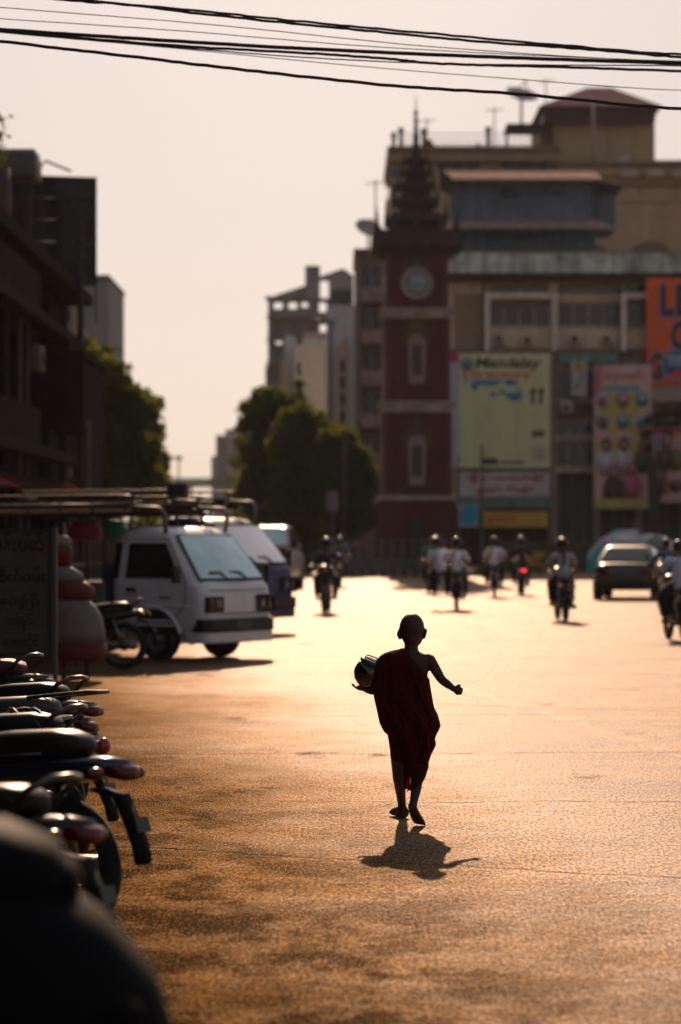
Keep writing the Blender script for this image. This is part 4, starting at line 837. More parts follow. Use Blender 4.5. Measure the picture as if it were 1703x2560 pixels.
bx('cover', mat('tank_cover', (0.34,0.27,0.24), 0.7), tk, wx(-40,49)-wx(30,49), wx(76,49)-wx(30,49), 0.1, 1.1, wz(368,49)+0.003, wz(360,49))
for x in (-0.35, 0.2): bx('leg', mat('rust_steel', (0.03,0.022,0.018)), tk, x, x+0.08, 0.3, 0.38, 7.64, wz(430,49)+0.01)
pp = thing('rooftop_plant', 'dark potted shrub on the roof at the very left edge', 'plant', (wx(2,48.5), 48.3, 0)); MB().lathe([(0.16,7.65),(0.26,8.2),(0.22,9.0)], (0,0,0), 'z', 12).build('pot', mat('pot_clay', (0.07,0.04,0.03)), pp)
_r = random.Random(5); mb = MB()
for k in range(90):
    p = Vector((_r.gauss(-0.05,0.10), _r.gauss(0,0.1), 8.9+_r.random()*1.2)); a = Vector((_r.gauss(0,1),_r.gauss(0,1),_r.gauss(0.5,1))).normalized(); b_ = a.orthogonal().normalized(); mb.quad(p-a*0.12, p-b_*0.04, p+a*0.12, p+b_*0.04)
mb.build('leaves', LEAF, pp)
# ------------------------------------------------------------------ signboard with painted script
def signboard():
    d = 26.3; r = thing('signboard', 'freestanding black framed signboard with five lines of painted script', 'sign', (wx(50,d), d, 0)); r.rotation_euler = (0,0,radians(-6))
    fr = mat('sign_frame', (0.025,0.025,0.024), 0.5); leg = mat('sign_leg', (0.10,0.09,0.085), 0.6); pl = mat('sign_plate', (0.075,0.068,0.06), 0.8, var=0.2, scale=4)
    x0, x1 = wx(-60,d)-wx(50,d), wx(134,d)-wx(50,d); z0, z1 = wz(1642,d), wz(1322,d)
    bx('plate', pl, r, x0+0.03, x1-0.03, 0.0, 0.02, z0+0.03, z1-0.03)
    for nm, a in (('frame_bar',(x0,x1,-0.02,0.04,z0,z0+0.05)),('frame_bar',(x0,x1,-0.02,0.04,z1-0.05,z1)),('frame_bar',(x0,x0+0.05,-0.018,0.038,z0+0.051,z1-0.051)),('frame_bar',(x1-0.05,x1,-0.018,0.038,z0+0.051,z1-0.051))): bx(nm, fr, r, *a)
    for x in (x0-0.045, x1+0.005): bx('leg', leg, r, x, x+0.04, -0.02, 0.03, 0, z1+0.02)
    for tx, a, b_, t, bb_ in (('ဗန်းမော်', -20,113,1330,1400), ('ခွဲစိတ်ဝမ်း', -30,115,1418,1470), ('ရွှေကြွက်', -20,100,1482,1526), ('သန့်ရှင်း', 14,88,1532,1576), ('ဆေးဆိုင်', 5,100,1584,1628)):
        lettering(tx, mat('sign_black', (0.006,0.006,0.006), 0.7, var=0), r, wx(a,d)-wx(50,d), -0.004, wz(bb_,d), wz(t,d)-wz(bb_,d), wx(b_,d)-wx(a,d), 0.035, split=True)
signboard()
# ------------------------------------------------------------------ red and white painted figure-like bollard
def painted_statue():
    d = 28.2; r = thing('painted_statue', 'squat rounded figure painted in red and white bands beside the signboard', 'statue', (wx(190,d), d, 0))
    wh = mat('statue_white', (0.19,0.18,0.175), 0.7, var=0.12, scale=6, streak=0.2); rd = mat('statue_red', (0.11,0.008,0.006), 0.6, var=0.15, scale=6)
    def band(name, m, prof, cx=0.0):
        rings = []
        for w0, w1, py in prof:
            a, b_ = wx(w0,d)-wx(190,d), wx(w1,d)-wx(190,d); c, h = (a+b_)/2, (b_-a)/2; z = wz(py,d)
            rings.append([(c+h*cos(k*pi/12), 0.28*min(1,h*2.6)*sin(k*pi/12), z) for k in range(24)])
        MB().loft(rings).build(name, m, r)
    band('hair_band', wh, [(128,176,1366),(124,180,1358),(128,176,1346),(138,166,1338)])
    band('head', rd, [(138,178,1416),(130,180,1400),(128,182,1382),(128,180,1366.3)])
    band('white_yoke', wh, [(126,214,1452),(127,206,1434),(134,188,1422),(138,178,1416.3)])
    band('red_arm_band', rd, [(130,224,1500),(126,236,1486),(124,236,1470),(126,214,1452.3)])
    band('white_skirt', wh, [(128,266,1606),(128,264,1580),(129,256,1545),(130,242,1518),(130,224,1500.3)])
    band('red_base', rd, [(134,262,1650),(130,268,1640),(128,267,1606.3)])
    for px in (218, 160): MB().tube([(wx(px,d)-wx(190,d),0,0),(wx(px,d)-wx(190,d),0,wz(1648,d))], 0.03, 8).build('leg', mat('statue_leg', (0.06,0.05,0.05)), r)
painted_statue()
# ------------------------------------------------------------------ vehicles
TYRE = mat('tyre_rubber', (0.012,0.012,0.012), 0.85, var=0.15, scale=8); RIM = mat('rim_steel', (0.16,0.15,0.145), 0.45, 0.6, var=0.15); BLK = mat('black_plastic', (0.012,0.012,0.013), 0.5, var=0.1)
CHR = mat('chrome', (0.55,0.53,0.50), 0.18, 1.0, var=0.05); LENS = mat('lamp_lens', (0.16,0.17,0.19), 0.1, 0.2, var=0, spec=0.8); AMB = mat('amber_lens', (0.10,0.02,0.006), 0.25, var=0); REDL = mat('red_lens', (0.10,0.004,0.006), 0.25, var=0)
DGL = mat('dark_glass', (0.010,0.012,0.012), 0.06, spec=0.9, var=0)
TEAL = mat('teal_reflection_screen', (0.60,0.80,0.79), 0.16, 0.85, var=0.12, scale=2); SKYG = mat('sky_windscreen', (0.98,0.95,0.92), 0.14, 1.0, var=0.06, scale=3); PLATE = mat('number_plate', (0.07,0.07,0.07), 0.6)  # TEAL: sky reflection and backlit dust put into the metallic base colour
def rrect(w, y0, y1, z, r_=0.12, n=5):
    out = []
    for cx_, cy_, a0 in ((w-r_, y1-r_, 0), (-(w-r_), y1-r_, pi/2), (-(w-r_), y0+r_, pi), (w-r_, y0+r_, 1.5*pi)):
        for k in range(n+1): a = a0 + k*pi/2/n; out.append((cx_+r_*cos(a), cy_+r_*sin(a), z))
    return out
def wheel(root, x, y, R, w, name='wheel'):
    h = MB().lathe([(R*0.62,-w/2),(R*0.93,-w/2),(R,-w*0.32),(R,w*0.32),(R*0.93,w/2),(R*0.62,w/2)], (x,y,R), 'x', 28, cap=False).build(name, TYRE, root)
    s_ = 1 if x > 0 else -1
    MB().lathe([(R*0.63,-w*0.42*s_),(R*0.63,w*0.42*s_),(R*0.55,w*0.44*s_),(R*0.48,w*0.25*s_),(R*0.20,w*0.30*s_),(R*0.18,w*0.48*s_),(0.004,w*0.5*s_)], (x,y,R), 'x', 24).build('rim', RIM, h)
    return h
def patch(fn, poly, off, th=0.006):
    mb = MB(); n = len(poly); a = [fn(p, off) for p in poly]; b_ = [fn(p, off-th) for p in poly]
    mb.add(a+b_, [tuple(range(n)), tuple(reversed(range(n,2*n)))] + [(i,i+n,(i+1) % n+n,(i+1) % n) for i in range(n)]); return mb
def make_truck(label, paint, screen, cat='pickup truck', group=None):
    r = thing('pickup_truck', label, cat, (0,0,0), 0, group)
    lv = [(0.36,0.76,0.76,-0.80),(0.50,0.795,0.835,-0.80),(0.80,0.81,0.83,-0.80),(1.00,0.81,0.79,-0.80),(1.08,0.80,0.70,-0.80),(1.30,0.765,0.53,-0.79),(1.68,0.69,0.23,-0.77),(1.76,0.64,0.11,-0.74),(1.80,0.52,-0.02,-0.66)]
    def at(z):
        for i in range(len(lv)-1):
            a, b_ = lv[i], lv[i+1]
            if a[0] <= z <= b_[0]: f = (z-a[0])/(b_[0]-a[0]); return [a[k]+(b_[k]-a[k])*f for k in range(4)]
        return lv[-1] if z > lv[-1][0] else lv[0]
    zs = sorted({l[0] for l in lv} | {0.43,0.65,0.9,1.04,1.19,1.42,1.55,1.72,1.785})
    MB().loft([rrect(at(z)[1], at(z)[3], at(z)[2], z, 0.19 if z < 1.7 else 0.24) for z in zs]).build('cab', paint, r)
    side = lambda s_: (lambda p, o: ((at(p[1])[1]+o)*s_, p[0], p[1]))
    front = lambda p, o: (p[0], at(p[1])[2]+o, p[1]+o*0.7)
    sp = MB(); gz = [1.10+0.56*i/5 for i in range(6)]
    ws = [(-(at(z)[1]-0.10), z) for z in gz]; poly = [(-x, z) for x, z in ws] + [(x, z) for x, z in reversed(ws)]
    patch(front, [(x*1.05, z+(0.03 if z > 1.5 else -0.03 if z < 1.15 else 0)) for x, z in poly], 0.004).build('windscreen_seal', BLK, r)
    gr = []
    for i in range(9):
        z = 1.10+0.56*i/8; hwid = at(z)[1]-0.10; gr.append([(hwid*(q/5-1), at(z)[2]+0.012+0.045*(1-(q/5-1)**2), z+0.01) for q in range(11)])
    MB().loft(gr, cap=False, close=False).build('windscreen', screen, r)
    for s_ in (1, -1):
        dr = patch(side(s_), [(-0.56,0.52),(0.30,0.52),(0.52,0.78),(0.52,1.06),(0.17,1.63),(-0.56,1.63)], 0.006, 0.02).build('door', paint, r)
        patch(side(s_), [(-0.50,1.11),(0.43,1.11),(0.13,1.58),(-0.49,1.58)], 0.012).build('side_window', DGL, dr)
        bx('handle', BLK, dr, s_*0.818, s_*0.845, -0.46, -0.30, 0.93, 0.98)
        dpts = [(-0.57,0.52),(0.30,0.52),(0.53,0.78),(0.53,1.06),(0.17,1.64),(-0.57,1.64),(-0.57,0.52)]
        MB().tube([((at(z)[1]+0.004)*s_, y, z) for y, z in dpts], 0.007, 5, smooth=False).build('door_seam', BLK, dr)
        MB().tube([((at(0.74)[1]+0.006)*s_, y, 0.74) for y in (-0.78,-0.2,0.3,0.62)], 0.012, 6).build('side_moulding', paint, r)
        patch(side(s_), [(-0.74,1.11),(-0.62,1.11),(-0.61,1.58),(-0.72,1.58)], 0.008).build('quarter_window', DGL, r)
        a = MB(); n = 14; ar = [(0.0+0.40*cos(pi*k/n), 0.30+0.40*sin(pi*k/n)) for k in range(n+1)]
        patch(side(s_), [(y, max(z,0.362)) for y, z in ar], 0.009, 0.012).build('wheel_arch', BLK, r)
        MB().tube([((at(max(z,0.37))[1]+0.012)*s_, y, max(z,0.37)) for y, z in [(0.42*cos(pi*k/n), 0.30+0.42*sin(pi*k/n)) for k in range(n+1)]], 0.028, 7).build('arch_lip', paint, r)
        wheel(r, s_*0.68, 0.0, 0.30, 0.19); wheel(r, s_*0.66, -2.05, 0.30, 0.19)
        hl = bx('headlight', BLK, r, s_*0.38, s_*0.75, 0.80, 0.858, 0.655, 0.87, b=0.015); bx('lens', LENS, hl, s_*0.46, s_*0.56, 0.853, 0.868, 0.72, 0.82, b=0.006); bx('indicator', AMB, hl, s_*0.62, s_*0.71, 0.853, 0.866, 0.68, 0.84, b=0.006)
        m = MB().tube([(s_*0.79,0.42,1.10),(s_*0.95,0.50,1.16)], 0.014, 6).build('mirror', BLK, r); bx('mirror_head', BLK, m, s_*0.90, s_*1.05, 0.47, 0.53, 1.05, 1.28, b=0.02)
        w0 = MB().tube([(s_*0.22-0.06,0.74,1.10),(s_*0.22+0.05,0.70,1.19),(s_*0.22+0.26,0.68,1.19)], 0.012, 5).build('wiper', BLK, r)
    MB().loft([rrect(0.79,0.52,0.90,z,0.16) for z in (0.40,0.43,0.54,0.57)]).build('bumper', BLK, r)
    MB().tube([(-0.66,0.82,0.95),(-0.35,0.842,0.95),(0.35,0.842,0.95),(0.66,0.82,0.95)], 0.006, 5).build('front_crease', BLK, r)
    MB().tube([(-0.38,0.850,0.64),(0.38,0.850,0.64)], 0.006, 5).build('front_crease', BLK, r)
    MB().loft([rrect(0.78,0.40,0.88,z,0.15) for z in (0.25,0.28,0.37,0.395)]).build('valance', paint, r)
    bx('number_plate', PLATE, r, -0.18, 0.18, 0.902, 0.91, 0.43, 0.54); bx('door_badge', mat('badge_red_print', (0.35,0.04,0.03)), r, 0.819, 0.823, 0.10, 0.30, 0.84, 0.865)
    # load bed, canopy and roof rack
    bd = mat('bed_steel', (0.16,0.16,0.165), 0.6, var=0.2); ca = mat('canopy_dark', (0.05,0.035,0.028), 1.0, var=0.2, spec=0.0); rk = mat('rack_steel', (0.03,0.025,0.022), 0.5, var=0.1)
    b0 = bx('load_bed', bd, r, -0.82, 0.82, -3.35, -0.86, 0.56, 0.66)
    for s_ in (1,-1): bx('bed_side', bd, b0, s_*0.78, s_*0.822, -3.35, -0.86, 0.665, 1.05); bx('bench', mat('bench_brown', (0.06,0.035,0.025)), b0, s_*0.45, s_*0.77, -3.3, -0.9, 0.95, 1.02)
    bx('tailboard', bd, b0, -0.775, 0.775, -3.35, -3.31, 0.668, 1.05); bx('headboard', mat('headboard_blue', (0.01,0.015,0.05)), b0, -0.775, 0.775, -0.90, -0.865, 0.668, 1.30)
    for y in (-0.88, -1.7, -2.5, -3.33):
        for s_ in (1,-1): MB().tube([(s_*0.80,y,0.66),(s_*0.80,y,1.97)], 0.022, 7).build('canopy_post', rk, r)
    n = 10; rg = [[(0.88*cos(pi*(0.08+0.84*k/n))*1.0, y, 1.96+0.10*sin(pi*(0.08+0.84*k/n))) for k in range(n+1)] + [(0.86*cos(pi*(0.92-0.84*k/n)), y, 1.92+0.10*sin(pi*(0.92-0.84*k/n))) for k in range(n+1)] for y in (-3.5,-0.35)]
    MB().loft(rg, smooth=False).build('canopy_roof', ca, r)
    for s_ in (1,-1):
        MB().tube([(s_*0.80,-3.45,2.22),(s_*0.80,-0.50,2.22),(s_*0.80,-0.30,2.18)], 0.02, 7).build('rack_rail', rk, r); MB().tube([(s_*0.82,-3.45,2.10),(s_*0.82,-0.30,2.10)], 0.016, 7).build('rack_rail', rk, r)
        MB().tube([(s_*0.72,-0.45,2.06),(s_*0.72,0.02,2.04),(s_*0.70,0.10,1.96),(s_*0.66,0.08,1.72)], 0.035, 8).build('front_bracket', mat('bracket_grey', (0.20,0.18,0.16), 0.5), r)
        for k in range(6): MB().tube([(s_*0.80,-3.4+k*0.58,2.0),(s_*0.80,-3.4+k*0.58,2.22)], 0.016, 6).build('rack_post', rk, r)
    for k in range(9): MB().tube([(-0.80,-3.4+k*0.36,2.11),(0.80,-3.4+k*0.36,2.11)], 0.016, 6).build('rack_slat', rk, r)
    return r
def put(o, px, py, heading, scale=1.0, d=None, up=0.0):
    d = d or gd(py); o.location = (wx(px, d), d, up); o.rotation_euler = (0, 0, heading); o.scale = (scale,)*3; return o
WPAINT = mat('white_car_paint', (0.74,0.76,0.80), 0.35, var=0.08, scale=1.5, coat=0.5, streak=0.1); BPAINT = mat('blue_car_paint', (0.006,0.018,0.10), 0.4, var=0.1, coat=0.1)
t1 = make_truck('white cab-over pickup with roof rack canopy and teal reflecting windscreen', WPAINT, TEAL)
# heading: nose to the right and towards the camera
HD = radians(-124); put(t1, 478, 1648, HD, 1.0, 33.0)
t2 = copy_tree(t1); tag(t2, 'blue cab-over pickup behind the white one with bright sky reflecting windscreen', 'pickup truck'); put(t2, 560, 1600, radians(-124), 1.1, 41.5)
for o in kids(t2):
    for q in [o] + kids(o):
        if q.type == 'MESH' and q.data.materials and q.data.materials[0] in (WPAINT, TEAL):
            q.data = q.data.copy(); q.data.materials[0] = BPAINT if q.data.materials[0] is WPAINT else SKYG
def sack(label, px0, px1, py0, py1, d, m, seed):
    rnd = random.Random(seed); x0, x1, z0, z1 = wx(px0,d), wx(px1,d), wz(py1,d), wz(py0,d); c = (x0+x1)/2; r = thing('cargo_sack', label, 'sack', (c, d, 0), 0, 'bundles under the canopy')
    rings = []
    for i in range(9):
        f = i/8; w_ = (x1-x0)/2*(0.80+0.2*sin(pi*min(1,f*1.3)))*(0.97+0.06*rnd.random()); zz = z0+(z1-z0)*f
        rings.append([(w_*math.copysign(abs(cos(k*pi/9))**0.6, cos(k*pi/9))*(1-0.18*f), 0.17*math.copysign(abs(sin(k*pi/9))**0.7, sin(k*pi/9)), zz+0.01*rnd.random()) for k in range(18)])
    MB().loft(rings).build('bundle', m, r)
    MB().torus((0,0,z1-0.01), 0.06, 0.012, 'y', 14, 6).build('tie_loop', BLK, r)
sack('glossy crimson cargo bundle hanging under the white truck canopy', 165, 262, 1304, 1352, 34.2, mat('sack_crimson', (0.30,0.008,0.03), 0.35, var=0.15), 1)
sack('green cargo bundle right of the crimson one under the canopy', 250, 326, 1302, 1346, 34.9, mat('sack_green', (0.0,0.17,0.07), 0.4, var=0.15), 2)
sack('navy blue cargo bundle above the signboard under the canopy', 92, 150, 1306, 1344, 34.4, mat('sack_navy', (0.008,0.012,0.07), 0.5, var=0.15), 3)
sack('narrow red cargo bundle between the navy and crimson ones', 150, 166, 1306, 1346, 34.6, mat('sack_red', (0.22,0.01,0.015), 0.5, var=0.15), 4)
def roof_bundle(label, px0, px1, py0, py1, d, seed):
    rnd = random.Random(seed); r = thing('roof_bundle', label, 'luggage', ((wx(px0,d)+wx(px1,d))/2, d, 0)); hw = (wx(px1,d)-wx(px0,d))/2; z0, z1 = wz(py1,d), wz(py0,d)
    rings = [[(hw*(0.92+0.1*rnd.random())*math.copysign(abs(cos(k*pi/8))**0.5, cos(k*pi/8)), 0.2*math.copysign(abs(sin(k*pi/8))**0.5, sin(k*pi/8)), z0+(z1-z0)*i/5) for k in range(16)] for i in range(6)]
    MB().loft(rings).build('bale', mat('bale_brown', (0.07,0.04,0.03), 0.85, var=0.3), r)
    for f in (0.3, 0.65): MB().tube([(hw*1.04*math.copysign(abs(cos(k*pi/8))**0.5, cos(k*pi/8)), 0.21*math.copysign(abs(sin(k*pi/8))**0.5, sin(k*pi/8)), z0+(z1-z0)*f) for k in range(17)], 0.012, 5).build('strap', BLK, r)
roof_bundle('tied brown bale on the roof rack of the white truck', 418, 470, 1207, 1240, 33.6, 3)
roof_bundle('small dark bale on the roof rack of the blue truck', 535, 566, 1250, 1268, 41.2, 4)
# ---- cars
def make_car(label, paint, glass, tall=1.40, group=None, name='car'):
    r = thing(name, label, 'car', (0,0,0), 0, group); k = tall/1.40
    st = [(-2.15,0.62,0.46,0.78),(-2.08,0.76,0.34,0.93),(-1.5,0.82,0.24,0.97),(-0.6,0.84,0.22,0.96),(0.5,0.84,0.22,0.95),(1.1,0.83,0.24,0.91),(1.8,0.78,0.28,0.82),(2.05,0.66,0.36,0.70)]
    rings = []
    for y, w_, z0, z1 in st:
        m_ = (z0+z1)/2; h_ = (z1-z0)/2*k; m_ = z0*1 + h_
        rings.append([(w_*math.copysign(abs(cos(a))**0.35, cos(a)), y, m_ + h_*math.copysign(abs(sin(a))**0.45, sin(a))) for a in [q*2*pi/24 for q in range(24)]])
    MB().loft(rings).build('body', paint, r)
    zb, zt = 0.92*k, tall
    lv = [(zb,0.76,0.95,-1.72),(zb+0.08,0.745,0.80,-1.60),(zt-0.06,0.60,0.10,-0.98),(zt-0.015,0.54,-0.02,-0.90),(zt,0.42,-0.14,-0.78)]
    MB().loft([rrect(l[1], l[3], l[2], l[0], 0.14) for l in lv]).build('roof', paint, r)
    def at(z): f = (z-lv[1][0])/(lv[2][0]-lv[1][0]); return [lv[1][q]+(lv[2][q]-lv[1][q])*f for q in range(4)]
    za, zc = lv[1][0]+0.02, lv[2][0]-0.02
    patch(lambda p, o: (p[0], at(p[1])[2]+o, p[1]), [(-0.66,za),(0.66,za),(0.52,zc),(-0.52,zc)], 0.012).build('windscreen', glass, r)
    patch(lambda p, o: (p[0], at(p[1])[3]-o, p[1]), [(-0.66,za),(0.66,za),(0.52,zc),(-0.52,zc)], 0.012).build('rear_window', glass, r)
    for s_ in (1,-1):
        sd = lambda p, o: (s_*(at(p[1])[1]+o), p[0], p[1])
        patch(sd, [(-0.32,za),(0.55,za),(0.08,zc),(-0.32,zc)], 0.012).build('side_window', DGL, r); patch(sd, [(-1.30,za),(-0.40,za),(-0.40,zc),(-0.85,zc)], 0.012).build('side_window', DGL, r)
        for y in (1.28, -1.32):
            wheel(r, s_*0.72, y, 0.30, 0.19); MB().lathe([(0.36,0),(0.36,s_*0.02)], (s_*0.822,y,0.31), 'x', 22).build('wheel_arch', BLK, r)
        bx('tail_light', REDL, r, s_*0.42, s_*0.70, -2.16, -2.09, 0.66*k, 0.80*k, b=0.01); bx('headlight', LENS, r, s_*0.40, s_*0.64, 1.98, 2.045, 0.58*k, 0.70*k, b=0.01)
        bx('mirror', BLK, r, s_*0.80, s_*0.95, 0.55, 0.66, 0.93*k, 1.05*k, b=0.02)
    bx('bumper', BLK, r, -0.78, 0.78, -2.24, -2.12, 0.36, 0.52, b=0.03); bx('bumper', BLK, r, -0.74, 0.74, 2.02, 2.12, 0.36, 0.50, b=0.03); bx('number_plate', PLATE, r, -0.22, 0.22, -2.185, -2.165, 0.58*k, 0.70*k)
    return r
put(make_car('dark sedan with pale roof driving away on the right side of the street', mat('dark_car_paint', (0.06,0.05,0.048), 0.35, var=0.1, coat=0.3), mat('rear_glass_grey', (0.10,0.12,0.11), 0.1, 0.3, var=0.1)), 1578, 1480, radians(-12), 1.0, 64)
#put(make_car('teal and pink car far behind the dark sedan', mat('teal_car_paint', (0.02,0.16,0.18), 0.35, coat=0.4), DGL, 1.5), 1525, 1420, radians(24), 1.05, 96)
#put(make_car('grey green car with shiny roof beyond the dark sedan', mat('grey_green_paint', (0.12,0.15,0.12), 0.3, coat=0.5), DGL, 1.5), 1630, 1420, radians(-30), 1.05, 98)
put(make_car('white minibus coming up the street behind the blue truck', mat('offwhite_paint', (0.40,0.39,0.37), 0.35, coat=0.5), TEAL, 1.95, name='minibus'), 672, 1480, radians(172), 1.0, 74)

# ---- market umbrellas by the planter wall
def umbrella(label, px, py, d, R, cols, tilt):
    r = thing('market_umbrella', label, 'umbrella', (wx(px,d), d, 0), 0); zt = wz(py, d); n = 8; c = 0
    h = MB().tube([(0,0,0),(0,0,zt-0.02)], 0.025, 8).build('pole', RIM, r)
    top = bpy.data.objects.new('canopy', None); COL.objects.link(top); top.parent = r; top.location = (0,0,zt); top.rotation_euler = tilt
    for k in range(n):
        a0, a1 = k*2*pi/n, (k+1)*2*pi/n; rows = []
        for i in range(6):
            f = i/5; rr = R*sin(f*1.25)/sin(1.25); z = -0.42*R*(1-cos(f*1.25))/(1-cos(1.25)); rows.append([(rr*(cos(a0)+(cos(a1)-cos(a0))*t), rr*(sin(a0)+(sin(a1)-sin(a0))*t), z-0.06*R*sin(pi*t)*f) for t in (0,0.25,0.5,0.75,1)])
        g = MB().loft(rows, cap=False, close=False).build('gore', mat('umbrella_'+cols[k % len(cols)], {'pink':(0.55,0.12,0.28),'teal':(0.02,0.34,0.36),'pale':(0.42,0.42,0.46),'green':(0.16,0.22,0.17),'white':(0.60,0.62,0.62)}[cols[k % len(cols)]], 0.7, var=0.08), top)
    MB().lathe([(0.05,-0.05),(0.02,0.05),(0.008,0.12)], (0,0,0), 'z', 8).build('finial', BLK, top)
umbrella('tilted market umbrella with teal pink and pale gores behind the dark sedan', 1512, 1350, 92, 1.25, ['teal','pink','pale','pale'], (radians(18), radians(-38), 0))
umbrella('white and green market umbrella above the dark sedan', 1642, 1336, 93, 0.95, ['white','green'], (radians(6), radians(8), 0.3))
def stall(label, px, d, w_):
    r = thing('market_stall', label, 'stall', (wx(px,d), d, 0)); bx('counter', mat('stall_wood', (0.04,0.03,0.025), 0.85, var=0.2), r, -w_, w_, -0.4, 0.4, 0.78, 0.86)
    for sx in (-1,1):
        for sy in (-0.34,0.3): bx('leg', BLK, r, sx*w_*0.9-0.03, sx*w_*0.9+0.03, sy, sy+0.05, 0, 0.78)
    bx('skirt', mat('stall_cloth', (0.05,0.04,0.045), 0.9, var=0.2), r, -w_, w_, -0.42, -0.405, 0.15, 0.8)
    for k in range(5): bx('goods_tray', mat('tray_%d' % (k % 3), ((0.25,0.06,0.04),(0.10,0.14,0.05),(0.22,0.18,0.16))[k % 3], 0.7), r, -w_+0.06+k*w_*0.39, -w_+0.06+k*w_*0.39+w_*0.33, -0.35, 0.25, 0.862, 1.0+0.05*(k % 2))
stall('dark cloth covered market stall under the tilted umbrella', 1530, 92.6, 0.8)
BCH = mat('bike_chrome', (0.22,0.20,0.18), 0.3, 1.0, var=0.1)
# ------------------------------------------------------------------ motorcycles
def sup(a, e): return math.copysign(abs(a)**e, a)
def sweep(stations, n=16, e=0.7):
    """rings at stations (y, z, half width, half height) forming a rounded body along y"""
    return [[(w_*sup(cos(k*2*pi/n), e), y, z + h*sup(sin(k*2*pi/n), e)) for k in range(n)] for y, z, w_, h in stations]
def make_bike(label, paint, seatm, rack=False, rail=True, lit=False, group=None):
    r = thing('motorcycle', label, 'motorcycle', (0,0,0), 0, group)
    stl = mat('bike_steel', (0.09,0.085,0.08), 0.35, 0.8, var=0.1); eng = mat('engine_alloy', (0.08,0.075,0.07), 0.5, 0.6, var=0.2)
    for y, nm in ((0.63,'front_wheel'),(-0.62,'rear_wheel')):
        w_ = MB().torus((0,y,0.295), 0.252, 0.043, 'x', 30, 8).build(nm, TYRE, r)
        MB().torus((0,y,0.295), 0.214, 0.016, 'x', 28, 6).build('rim', BCH, w_); MB().lathe([(0.045,-0.06),(0.06,-0.02),(0.06,0.02),(0.045,0.06)], (0,y,0.295), 'x', 14).build('hub', eng, w_)
        sp = MB()
        for k in range(18):
            a = k*2*pi/18; s_ = 0.03 if k % 2 else -0.03; sp.tube([(s_,y+0.05*cos(a+0.3),0.295+0.05*sin(a+0.3)),(0,y+0.21*cos(a),0.295+0.21*sin(a))], 0.0028, 4)
        sp.build('spoke', BCH, w_, kind='stuff')
    for s_ in (1,-1):
        MB().tube([(s_*0.075,0.63,0.295),(s_*0.075,0.50,0.66),(s_*0.07,0.45,0.84)], [0.02,0.024,0.026], 9).build('fork_leg', stl, r)
        MB().tube([(s_*0.11,-0.62,0.30),(s_*0.12,-0.50,0.62)], [0.02,0.026], 9).build('shock_absorber', BCH, r)
        MB().tube([(s_*0.085,-0.62,0.295),(s_*0.09,-0.10,0.33)], [0.02,0.026], 8).build('swing_arm', stl, r)
        g = MB().tube([(s_*0.23,0.38,1.0),(s_*0.36,0.28,0.99)], 0.019, 9).build('grip', BLK, r); MB().tube([(s_*0.22,0.46,1.0),(s_*0.33,0.41,0.985)], 0.007, 6).build('lever', BCH, g)
        m = MB().tube([(s_*0.20,0.40,1.01),(s_*0.27,0.37,1.12),(s_*0.32,0.36,1.17)], 0.006, 6).build('mirror', BLK, r); MB().ell((s_*0.34,0.36,1.20), (0.062,0.014,0.042)).build('mirror_glass', BLK, m)
        MB().ell((s_*0.13,-0.88,0.69), (0.045,0.03,0.026)).build('indicator', AMB, r); MB().ell((s_*0.16,0.52,0.92), (0.04,0.025,0.022)).build('indicator', AMB, r)
        MB().tube([(s_*0.10,0.02,0.30),(s_*0.24,0.02,0.30)], 0.012, 7).build('foot_peg', BLK, r)
        MB().loft([[(s_*(0.13+w_)+0.012*cos(k*pi/4)*0.7, y+0.05*sin(k*pi/4), z) for k in range(8)] for y, z, w_ in ((0.50,0.90,0.0),(0.40,0.72,0.05),(0.32,0.55,0.08),(0.26,0.40,0.07))]).build('leg_shield', paint, r)
    n = 12; rings = []
    for k in range(n+1):
        a = radians(20+150*k/n); rings.append([(x, 0.63+(0.315+dz)*cos(a), 0.295+(0.315+dz)*sin(a)) for x, dz in ((-0.055,-0.03),(-0.04,0.012),(0,0.022),(0.04,0.012),(0.055,-0.03),(0.0,0.008))])
    MB().loft(rings).build('front_fender', paint, r)
    MB().loft(sweep([(0.50,0.74,0.05,0.10),(0.42,0.72,0.075,0.12),(0.25,0.60,0.07,0.10),(0.05,0.56,0.075,0.10),(-0.1,0.58,0.09,0.10)])).build('frame_cover', paint, r)
    MB().loft(sweep([(0.60,0.94,0.04,0.035),(0.58,0.94,0.10,0.075),(0.50,0.95,0.135,0.095),(0.40,0.97,0.13,0.085),(0.32,0.985,0.10,0.05),(0.28,0.985,0.05,0.02)])).build('headlight_cowl', paint, r)
    MB().ell((0,0.585,0.935), (0.085,0.03,0.06)).build('headlight', glow('headlight_on', (1.0,0.9,0.75), 3.0) if lit else LENS, r)
    MB().tube([(-0.34,0.30,0.99),(-0.15,0.41,1.0),(0,0.43,0.99),(0.15,0.41,1.0),(0.34,0.30,0.99)], 0.012, 8).build('handlebar', stl, r)
    st = MB().loft(sweep([(0.10,0.715,0.05,0.02),(0.06,0.725,0.085,0.04),(-0.15,0.745,0.12,0.055),(-0.40,0.775,0.135,0.062),(-0.62,0.79,0.125,0.062),(-0.71,0.79,0.085,0.045),(-0.745,0.785,0.04,0.015)], 18, 0.62)).build('seat', seatm, r)
    MB().tube([(-0.118,-0.60,0.755),(-0.125,-0.40,0.735),(-0.112,-0.15,0.705)], 0.004, 5).build('piping', BCH, st)
    MB().loft(sweep([(0.08,0.62,0.07,0.06),(-0.15,0.63,0.115,0.08),(-0.40,0.655,0.125,0.075),(-0.65,0.69,0.115,0.06),(-0.82,0.71,0.085,0.045),(-0.93,0.72,0.05,0.025)], 16, 0.7)).build('tail_fairing', paint, r)
